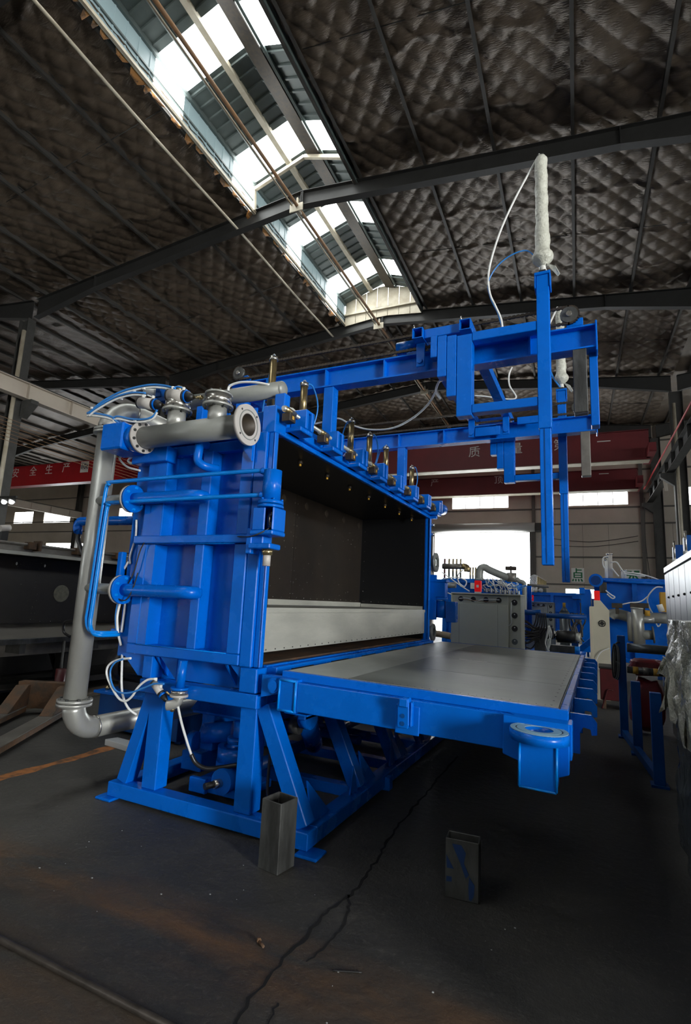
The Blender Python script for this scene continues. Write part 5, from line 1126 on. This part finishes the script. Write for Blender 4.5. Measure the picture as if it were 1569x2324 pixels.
for k in range(8): p = P(1221 + k * 2.6, 1308 + k * 1.5, y=17.2 + k * .25); sub(m3, 'pin_cylinder', MB().cyl(V((p.x, p.y, 2.0205)), p, .022, n=8), 'gold'); sub(m3, 'air_hose', MB().path([p, p + V((-.12, 0, .04)), p + V((-.25, 0, -.1)), V((p.x - .3, p.y, 2.03))], .012, 5, 4), 'hose_white')
sub(m3, 'cross_header', MB().cyl(P(1197, 1328, y=16.9), P(1246, 1331, y=16.9), .045, n=12), 'raw_steel')
for px in (1203, 1216, 1228): p = P(px, 1340, y=16.8); sub(m3, 'valve', MB().ball(p, .07, 8), 'grey_flange')
m4 = bgmold('block_mold', 'blue foam mold at right behind the beige cabinet with a silver filter', -.05, 1.4, 12.0, 15.0, .55, 2.2)
sub(m4, 'end_motor', MB().cyl(P(1353, 1317, y=11.95), P(1353, 1317, y=11.6), .13, n=22), 'blue'); sub(m4, 'motor_hub', MB().cyl(P(1353, 1317, y=11.599), P(1353, 1317, y=11.57), .09, n=20), 'blue_dark')
sub(m4, 'top_pipe', MB().cyl((.0, 11.93, 2.14), (1.3, 11.93, 2.10), .03, n=10), 'blue')
for k, (px, r_, t_) in enumerate(((1384, .05, 1259), (1376, .03, 1272), (1380, .03, 1266), (1413, .025, 1296), (1419, .025, 1296))):
    p = P(px, t_, y=12.2); c = sub(m4, 'lift_cylinder', MB().cyl(V((p.x, p.y, 2.2005)), p, r_, n=12), 'white' if k else 'grey_flange'); sub(m4, 'cylinder_cap', MB().cyl(p, p + V((0, 0, .03)), r_ * 1.25, n=12), 'steel')
for l_ in (((1388, 1276), (1400, 1276), (1410, 1290), (1418, 1300)), ((1390, 1290), (1398, 1300), (1405, 1308)), ((1418, 1298), (1450, 1302), (1480, 1310), (1505, 1320)), ((1382, 1262), (1370, 1266), (1369, 1280), (1373, 1290)), ((1415, 1302), (1440, 1305), (1465, 1308))): sub(m4, 'air_hose', MB().path([P(a, b, y=12.1) for a, b in l_], .014, 6, 5), 'hose_white')
for l_ in (((1505, 1333), (1490, 1333), (1477, 1345), (1470, 1360), (1475, 1380), (1484, 1395), (1482, 1399)), ((1473, 1352), (1455, 1365), (1430, 1368), (1412, 1372)), ((1375, 1340), (1388, 1350), (1396, 1355), (1390, 1358), (1378, 1348)), ((1486, 1403), (1494, 1422), (1503, 1410), (1510, 1393))): sub(m4, 'air_hose', MB().path([P(a, b, y=11.7) for a, b in l_], .014, 6, 5), 'hose_white')
sub(m4, 'coil_box', MB().box(*(lambda p: (p.x - .07, p.x + .07, p.y - .05, p.y + .05, p.z - .11, p.z + .1))(P(1369, 1333, y=11.8))), 'dark_steel', .006)
def mpx(par, name, pts, r, mt, y, sub_=4, n=16): return sub(par, name, MB().path([P(a, b, y=y) for a, b in pts], r, n, sub_), mt)
mpx(m4, 'suction_pipe', ((1384, 1400), (1390, 1394), (1405, 1394), (1420, 1398), (1440, 1402), (1515, 1403)), .1, 'grey_pipe', 11.5); mpx(m4, 'filter_pot', ((1446, 1382), (1449, 1420), (1452, 1461)), .1, 'silver', 11.2, 1); mpx(m4, 'filter_pot', ((1432, 1390), (1434, 1420), (1436, 1455)), .075, 'silver', 11.4, 1); mpx(m4, 'outlet_pipe', ((1455, 1441), (1470, 1441), (1482, 1441)), .085, 'grey_pipe', 11.2, 1); mpx(m4, 'outlet_flange', ((1482, 1441), (1485, 1441)), .15, 'raw_steel', 11.2, 1, 24)
mpx(m4, 'filter_lid', ((1446, 1379), (1446, 1382)), .105, 'silver', 11.2, 1); mpx(m4, 'valve_ball', ((1470, 1385), (1470, 1398)), .045, 'yellow', 11.2, 1); mpx(m4, 'valve_pipe', ((1455, 1405), (1485, 1407)), .05, 'silver', 11.2, 1); mpx(m4, 'air_tank', ((1497, 1372), (1503, 1388)), .05, 'white', 11.2, 1)
for px in (1401, 1443, 1460): p = P(px, 1375, y=11.3); sub(m4, 'pilot_valve', MB().box(p.x - .09, p.x + .09, p.y - .05, p.y + .05, p.z - .04, p.z + .05).box(p.x - .03, p.x + .03, p.y - .03, p.y + .03, p.z - .15, p.z - .04), 'clamp', .004)
sub(m4, 'yellow_box', MB().box(*(lambda p: (p.x - .07, p.x + .08, p.y, p.y + .15, p.z - .2, p.z + .17))(P(1509, 1365, y=11.4))), 'yellow', .01)
sub(m4, 'door_frame', MB().box(-.3, -.12, 11.9, 15, .7, 1.95).box(-.32, -.22, 11.6, 15, 1.85, 1.97), 'blue', .004); sub(m4, 'door_brace', MB().bar(P(1298, 1490, y=11.4), P(1345, 1452, y=11.4), .08, .1), 'blue', .003)
random.seed(31)
# hydraulic station between the molds
hs = thing('hydraulic_unit', 'blue hydraulic station with black hoses behind the lowered door', 'hydraulic unit', (-.55, 9.9, 0))
sub(hs, 'tank', B(-1.05, -.22, 9.6, 10.3, .02, .78), 'blue', .006); sub(hs, 'tank_lid', B(-1.08, -.2, 9.57, 10.33, .7805, .81), 'blue', .003)
for x in (-1.0, -.3): sub(hs, 'foot', B(x, x + .06, 9.65, 10.25, 0, .0195), 'blue_dark')
mo = sub(hs, 'motor', MB().cyl(P(1265, 1444, y=9.8), P(1306, 1446, y=9.8), .1, n=20), 'black'); mpx(hs, 'motor_bell', ((1258, 1442), (1266, 1443)), .07, 'steel', 9.8, 1); mpx(hs, 'motor_cap', ((1305, 1446), (1318, 1447)), .07, 'alu', 9.8, 1); sub(hs, 'motor_stand', B(-.75, -.35, 9.7, 9.95, .811, .92), 'dark_steel')
vb_ = sub(hs, 'valve_block', B(-.98, -.8, 9.6, 9.8, .811, 1.2), 'dark_steel', .004); sub(hs, 'solenoid', B(-.79, -.68, 9.62, 9.72, 1.02, 1.2), 'black', .004); sub(hs, 'solenoid', B(-1.1, -.99, 9.62, 9.72, 1.02, 1.12), 'black', .004); sub(hs, 'breather', MB().cyl((-.32, 9.65, .811), (-.32, 9.65, .93), .04, n=10), 'blue_tubes')
for k in range(13):
    b0 = 1400 + k * 4; mpx(hs, 'rubber_hose', ((1185 + random.uniform(-2, 6), 1405 + k * 5), (1196 + random.uniform(0, 12), 1412 + k * 4.5 + random.uniform(-6, 6)), (1212 + random.uniform(-4, 8), 1425 + k * 2.5), (1226, 1420 + k * 3.2)), .012, 'rubber', 9.5, 5, 6)
for k in range(6): mpx(hs, 'rubber_hose', ((1218 + k * 4, 1392), (1216 + k * 5, 1410 + 3 * k), (1205 + k * 6, 1435), (1192 + k * 7, 1445 + k)), .012, 'rubber', 9.6, 5, 6)
for k in range(12):
    a = 1284 + random.uniform(0, 40); mpx(hs, 'rubber_hose', ((a, 1392), (a + random.uniform(-12, 10), 1408), (a + random.uniform(-8, 14), 1424), (1305 + random.uniform(0, 22), 1440 + random.uniform(0, 22))), .014, 'rubber', 10.4, 5, 6)
for k in range(5): mpx(hs, 'cable', ((1243 + random.uniform(0, 6), 1420), (1240 + random.uniform(0, 14), 1440), (1236 + random.uniform(0, 16), 1460), (1240 + random.uniform(0, 10), 1478)), .007, 'hose_white', 9.4, 5, 5)
mpx(hs, 'main_pipe', ((1183, 1389), (1215, 1390), (1228, 1389)), .045, 'blue_dark', 9.9, 1); mpx(hs, 'main_pipe', ((1222, 1396), (1270, 1398), (1332, 1401)), .042, 'blue_dark', 9.9, 1)
bm_ = thing('block_mold', 'dim blue mold end seen far off beside the lit low window', 'machine', (-.6, 21, 0)); sub(bm_, 'body', B(-.38, -.08, 20.0, 22.0, .5, 1.95), 'blue_dark', .01); sub(bm_, 'header', MB().cyl((-1.5, 19.95, 1.75), (-.4, 19.95, 1.75), .06, n=12), 'rust_pipe'); sub(bm_, 'leg', B(-.37, -.3, 20.1, 20.3, 0, .4995), 'blue_dark'); sub(bm_, 'leg', B(-.2, -.1, 20.1, 20.3, 0, .4995), 'blue_dark')
bo = thing('gas_bottle', 'pale gas bottle standing in front of the low lit window', 'bottle', P(1282, 1480, y=16.0)); p = P(1281, 1380, y=16.0); sub(bo, 'cylinder', MB().cyl((p.x, 16, 0), (p.x, 16, 1.45), .13, n=18), 'grey_cab'); sub(bo, 'shoulder', MB().cyl((p.x, 16, 1.45), (p.x, 16, 1.6), .13, .04, n=18), 'grey_cab'); sub(bo, 'valve', MB().cyl((p.x, 16, 1.6), (p.x, 16, 1.72), .04, n=10), 'yellow')
# ---- beige control cabinet with beacon
bc = thing('control_cabinet', 'tall beige control cabinet with chamfered top, small fan grille and red beacon', 'cabinet', (.03, 10.9, 0))
sub(bc, 'body', MB().prism([(x, 10.55, z) for x, z in ((-.13, .0), (.16, .0), (.185, .1), (.185, 1.54), (.05, 1.71), (-.06, 1.71), (-.06, 1.6), (-.13, 1.6))], (0, .75, 0)), 'beige', .004); sub(bc, 'door_strip', B(-.135, -.085, 10.535, 10.5495, .12, 1.58), 'beige', .002)
fn = P(1367, 1415, y=10.54); sub(bc, 'fan_grille', MB().tube(fn, fn + V((0, .009, 0)), .06, .045, 20).tube(fn, fn + V((0, .009, 0)), .03, .015, 16).bar(fn + V((-.06, .004, 0)), fn + V((.06, .004, 0)), .01, .012).bar(fn + V((0, .004, -.06)), fn + V((0, .004, .06)), .01, .012, up=(1, 0, 0)), 'black'); sub(bc, 'beacon', B(-.05, .045, 10.56, 10.66, 1.7105, 1.88), 'red_lamp', .006)
mpx(bc, 'cable', ((1384, 1471), (1365, 1480), (1354, 1500), (1357, 1515), (1372, 1528), (1393, 1536)), .008, 'hose_white', 10.5, 6, 6); 
rb = thing('steel_box', 'dark red steel box on low feet beside the beige cabinet', 'box', (.17, 9.9, 0)); sub(rb, 'body', B(.0, .36, 9.6, 10.15, .14, .62), 'red_dark', .01); sub(rb, 'lid', B(-.01, .37, 9.59, 10.16, .6205, .65), 'black', .004)
for x in (.03, .29): sub(rb, 'foot', B(x, x + .05, 9.65, 10.1, 0, .1395), 'rusty')
sub(rb, 'handle', MB().path([P(a, b, y=9.58) for a, b in ((1367, 1608), (1374, 1585), (1380, 1567), (1392, 1567))], .012, 6, 4), 'red_dark')
# ---- blue roll rack with red bags
rk = thing('roll_rack', 'dark blue steel rack holding a grey roll beside the aisle', 'rack', (.6, 6.8, 0))
for x, y, z in ((.255, 7.6, 1.222), (.353, 6.8, .765), (.452, 5.7, .80)): sub(rk, 'post', B(x - .045, x + .045, y, y + .09, .021, z), 'blue_dark', .004); sub(rk, 'post_foot', B(x - .07, x + .07, y - .03, y + .12, 0, .0205), 'blue_dark')
sub(rk, 'base_rail', MB().bar((.255, 7.62, .06), (.452, 5.72, .06), .06, .07), 'blue_dark'); ro = sub(rk, 'roll', MB().cyl((.32, 7.66, 1.08), (.79, 7.66, 1.075), .055, n=20), 'grey_cab'); tb = sub(rk, 'taped_bar', MB().cyl((.31, 7.62, .815), (.79, 7.62, .806), .042, n=16), 'dark_steel')
for k in range(4): sub(rk, 'tape_band', MB().cyl((.37 + .11 * k, 7.62, .8136 - .0018 * k), (.43 + .11 * k, 7.62, .8126 - .0018 * k), .045, n=16), 'yellow' if k != 1 else 'raw_steel')
def bag(name, lab, c, sx, sy, sz, seed, mt, grp=None):
    m = MB(); nu, nv = 22, 14; vs = []
    for j in range(nv + 1):
        t = math.pi * j / nv
        for i in range(nu):
            a = 2 * math.pi * i / nu; d = V((math.sin(t) * math.cos(a), math.sin(t) * math.sin(a), -math.cos(t)))
            k = 1 + .2 * mnoise.noise(d * 2.2 + V((seed, 0, 0))) + .09 * mnoise.noise(d * 6 + V((0, seed, 0)))
            e = V([math.copysign(abs(u) ** .55, u) for u in d]) * k
            vs.append(V(c) + V((e.x * sx, e.y * sy, e.z * sz)))
    m.add(vs, [(j * nu + i, j * nu + (i + 1) % nu, (j + 1) * nu + (i + 1) % nu, (j + 1) * nu + i) for j in range(nv) for i in range(nu)], True)
    zmin = min(p.z for p in m.v)
    return tag(obj(name, m, mt), lab, 'bag', grp)
bag('red_bag', 'crumpled dark red plastic bag on top, just under the grey roll', (.55, 8.0, .83), .2, .15, .10, 3, 'red_bag'); bag('red_bag', 'large red plastic sack hanging below the taped bar', (.54, 8.0, .37), .19, .16, .30, 9, 'red_bag')
cc = thing('cable_coil', 'coil of black and white cable hung by the blue rack post', 'cable', (.2, 7.56, .8))
for k in range(5): sub(cc, 'loop', MB().path([P(1395 + k * 1.6 + 5 * math.cos(a), 1500 + 38 * math.sin(a) + k, y=7.5 + .02 * k) for a in [i * math.pi / 6 for i in range(13)]], .010, 6, 3), 'rubber' if k % 2 == 0 else 'hose_white')
sub(cc, 'hook', MB().path([P(1398, 1462, y=7.55), P(1402, 1458, y=7.57), P(1407, 1458, y=7.61)], .01, 6, 3), 'dark_steel')
# ---- grey cabinet row at the right edge
gc = thing('locker_row', 'row of tall grey metal cabinets with blue fittings on top at right edge', 'cabinet', (1.1, 6.3, 0))
sub(gc, 'carcass', B(.822, 1.5, 4.9, 8.0, .02, 2.04), 'grey_cab', .004); sub(gc, 'plinth', B(.86, 1.46, 4.95, 7.95, 0, .0195), 'black'); sub(gc, 'cornice', B(.80, 1.52, 4.88, 8.02, 2.041, 2.115), 'grey_cab', .006)
for k in range(7):
    y = 4.92 + k * .44; d_ = sub(gc, 'door', B(.802, .8215, y, y + .425, .06, 2.02), 'grey_cab', .003); sub(gc, 'knob', MB().ball((.797, y + .06, 1.72), .014, 8), 'black'); 
    if k % 2: sub(gc, 'top_box', B(.84, 1.0, y + .05, y + .3, 2.116, 2.32), 'blue_dark', .006); sub(gc, 'top_pillar', MB().cyl((.83, y + .02, 2.116), (.83, y + .02, 2.36), .012, n=8), 'steel'); sub(gc, 'top_nut', MB().cyl((.83, y + .02, 2.1155), (.83, y + .02, 2.15), .028, n=8), 'white')
for y in (5.4, 6.6): sub(gc, 'top_motor', MB().cyl((1.05, y, 2.35), (1.05, y + .3, 2.35), .09, n=14), 'motor_green'); sub(gc, 'motor_stand', B(1.0, 1.1, y + .05, y + .25, 2.116, 2.27), 'blue_dark')
# ---- plastic-wrapped machine at the right edge
def drape(z0, z1, cx, cy, sx, sy, seed, rough, nu=72, nv=60, taper=0., fold=0.03, pw=4., hem=0.):
    m = MB(); vs = []
    for j in range(nv + 1):
        t = j / nv; z = z0 + (z1 - z0) * t
        for i in range(nu):
            a = 2 * math.pi * i / nu; c, s_ = math.cos(a), math.sin(a)
            r = 1 / (abs(c) ** pw + abs(s_) ** pw) ** (1 / pw)
            k = 1 - taper * t + rough * mnoise.noise(V((c * 2.2, s_ * 2.2, z * 2.5 + seed))) + fold * (.5 - 1.6 * abs(mnoise.noise(V((c * 3 + z * 1.5, s_ * 9 + z, z * 2.6 + seed)))) + .5 * mnoise.noise(V((c * 14, s_ * 14, z * 9))))
            zz = z + hem * (1 - t) ** 2 * (mnoise.noise(V((c * 5, s_ * 5, seed))) + .25)
            vs.append((cx + sx * r * c * k, cy + sy * r * s_ * k, zz))
    fs = [(j * nu + i, j * nu + (i + 1) % nu, (j + 1) * nu + (i + 1) % nu, (j + 1) * nu + i) for j in range(nv) for i in range(nu)]
    m.add(vs, fs, True); n0 = nv * nu; top = [n0 + i for i in range(nu)]
    m.f.append(top); m.sm.append(False); m.f.append(list(range(nu - 1, -1, -1))); m.sm.append(False)
    return m
wm = thing('wrapped_machine', 'machine wrapped in dark film and bubble wrap at the right edge', 'machine', (.9, 3.9, 0))
sub(wm, 'film_wrap', drape(0, .86, 1.0, 3.31, .545, 1.41, 2, .03, taper=.02, fold=.06, nu=180, pw=10.), 'film_dark')  # unseen near end and its height shaped to shade the floor and tube
sub(wm, 'bubble_wrap', drape(.74, 1.47, 1.0, 3.75, .585, 1.0, 8, .05, taper=.07, fold=.06, nu=200, nv=80, pw=7., hem=.5), 'bubble')
def flap(pts, seed):
    m = MB(); n = 9; q = []
    (a, b, c, d) = [V(p) for p in pts]
    for j in range(n + 1):
        for i in range(n + 1):
            u, v = i / n, j / n; p = (a * (1 - u) + b * u) * (1 - v) + (d * (1 - u) + c * u) * v
            w_ = .035 * mnoise.noise(V((u * 3 + seed, v * 3, 0))); q.append(p + V((w_ * .4, w_, w_ * .6)))
    fr_ = [(j * (n + 1) + i, j * (n + 1) + i + 1, (j + 1) * (n + 1) + i + 1, (j + 1) * (n + 1) + i) for j in range(n) for i in range(n)]; k = len(q)
    return m.add(q + [p + V((.003, .004, 0)) for p in q], fr_ + [tuple(k + i for i in reversed(f)) for f in fr_], True)
sub(wm, 'wrap_flap', flap([P(1535, 1470, y=4.72), P(1503, 1495, y=4.74), P(1491, 1530, y=4.76), P(1545, 1545, y=4.72)], 2), 'bubble'); sub(wm, 'wrap_flap', flap([P(1535, 1540, y=4.72), P(1512, 1565, y=4.74), P(1496, 1618, y=4.75), P(1545, 1590, y=4.72)], 5), 'bubble')
sub(wm, 'film_tie', MB().path([P(1505, 1490, y=4.62), P(1535, 1510, y=4.55), P(1575, 1535, y=4.4)], .005, 6, 4), 'wrap')
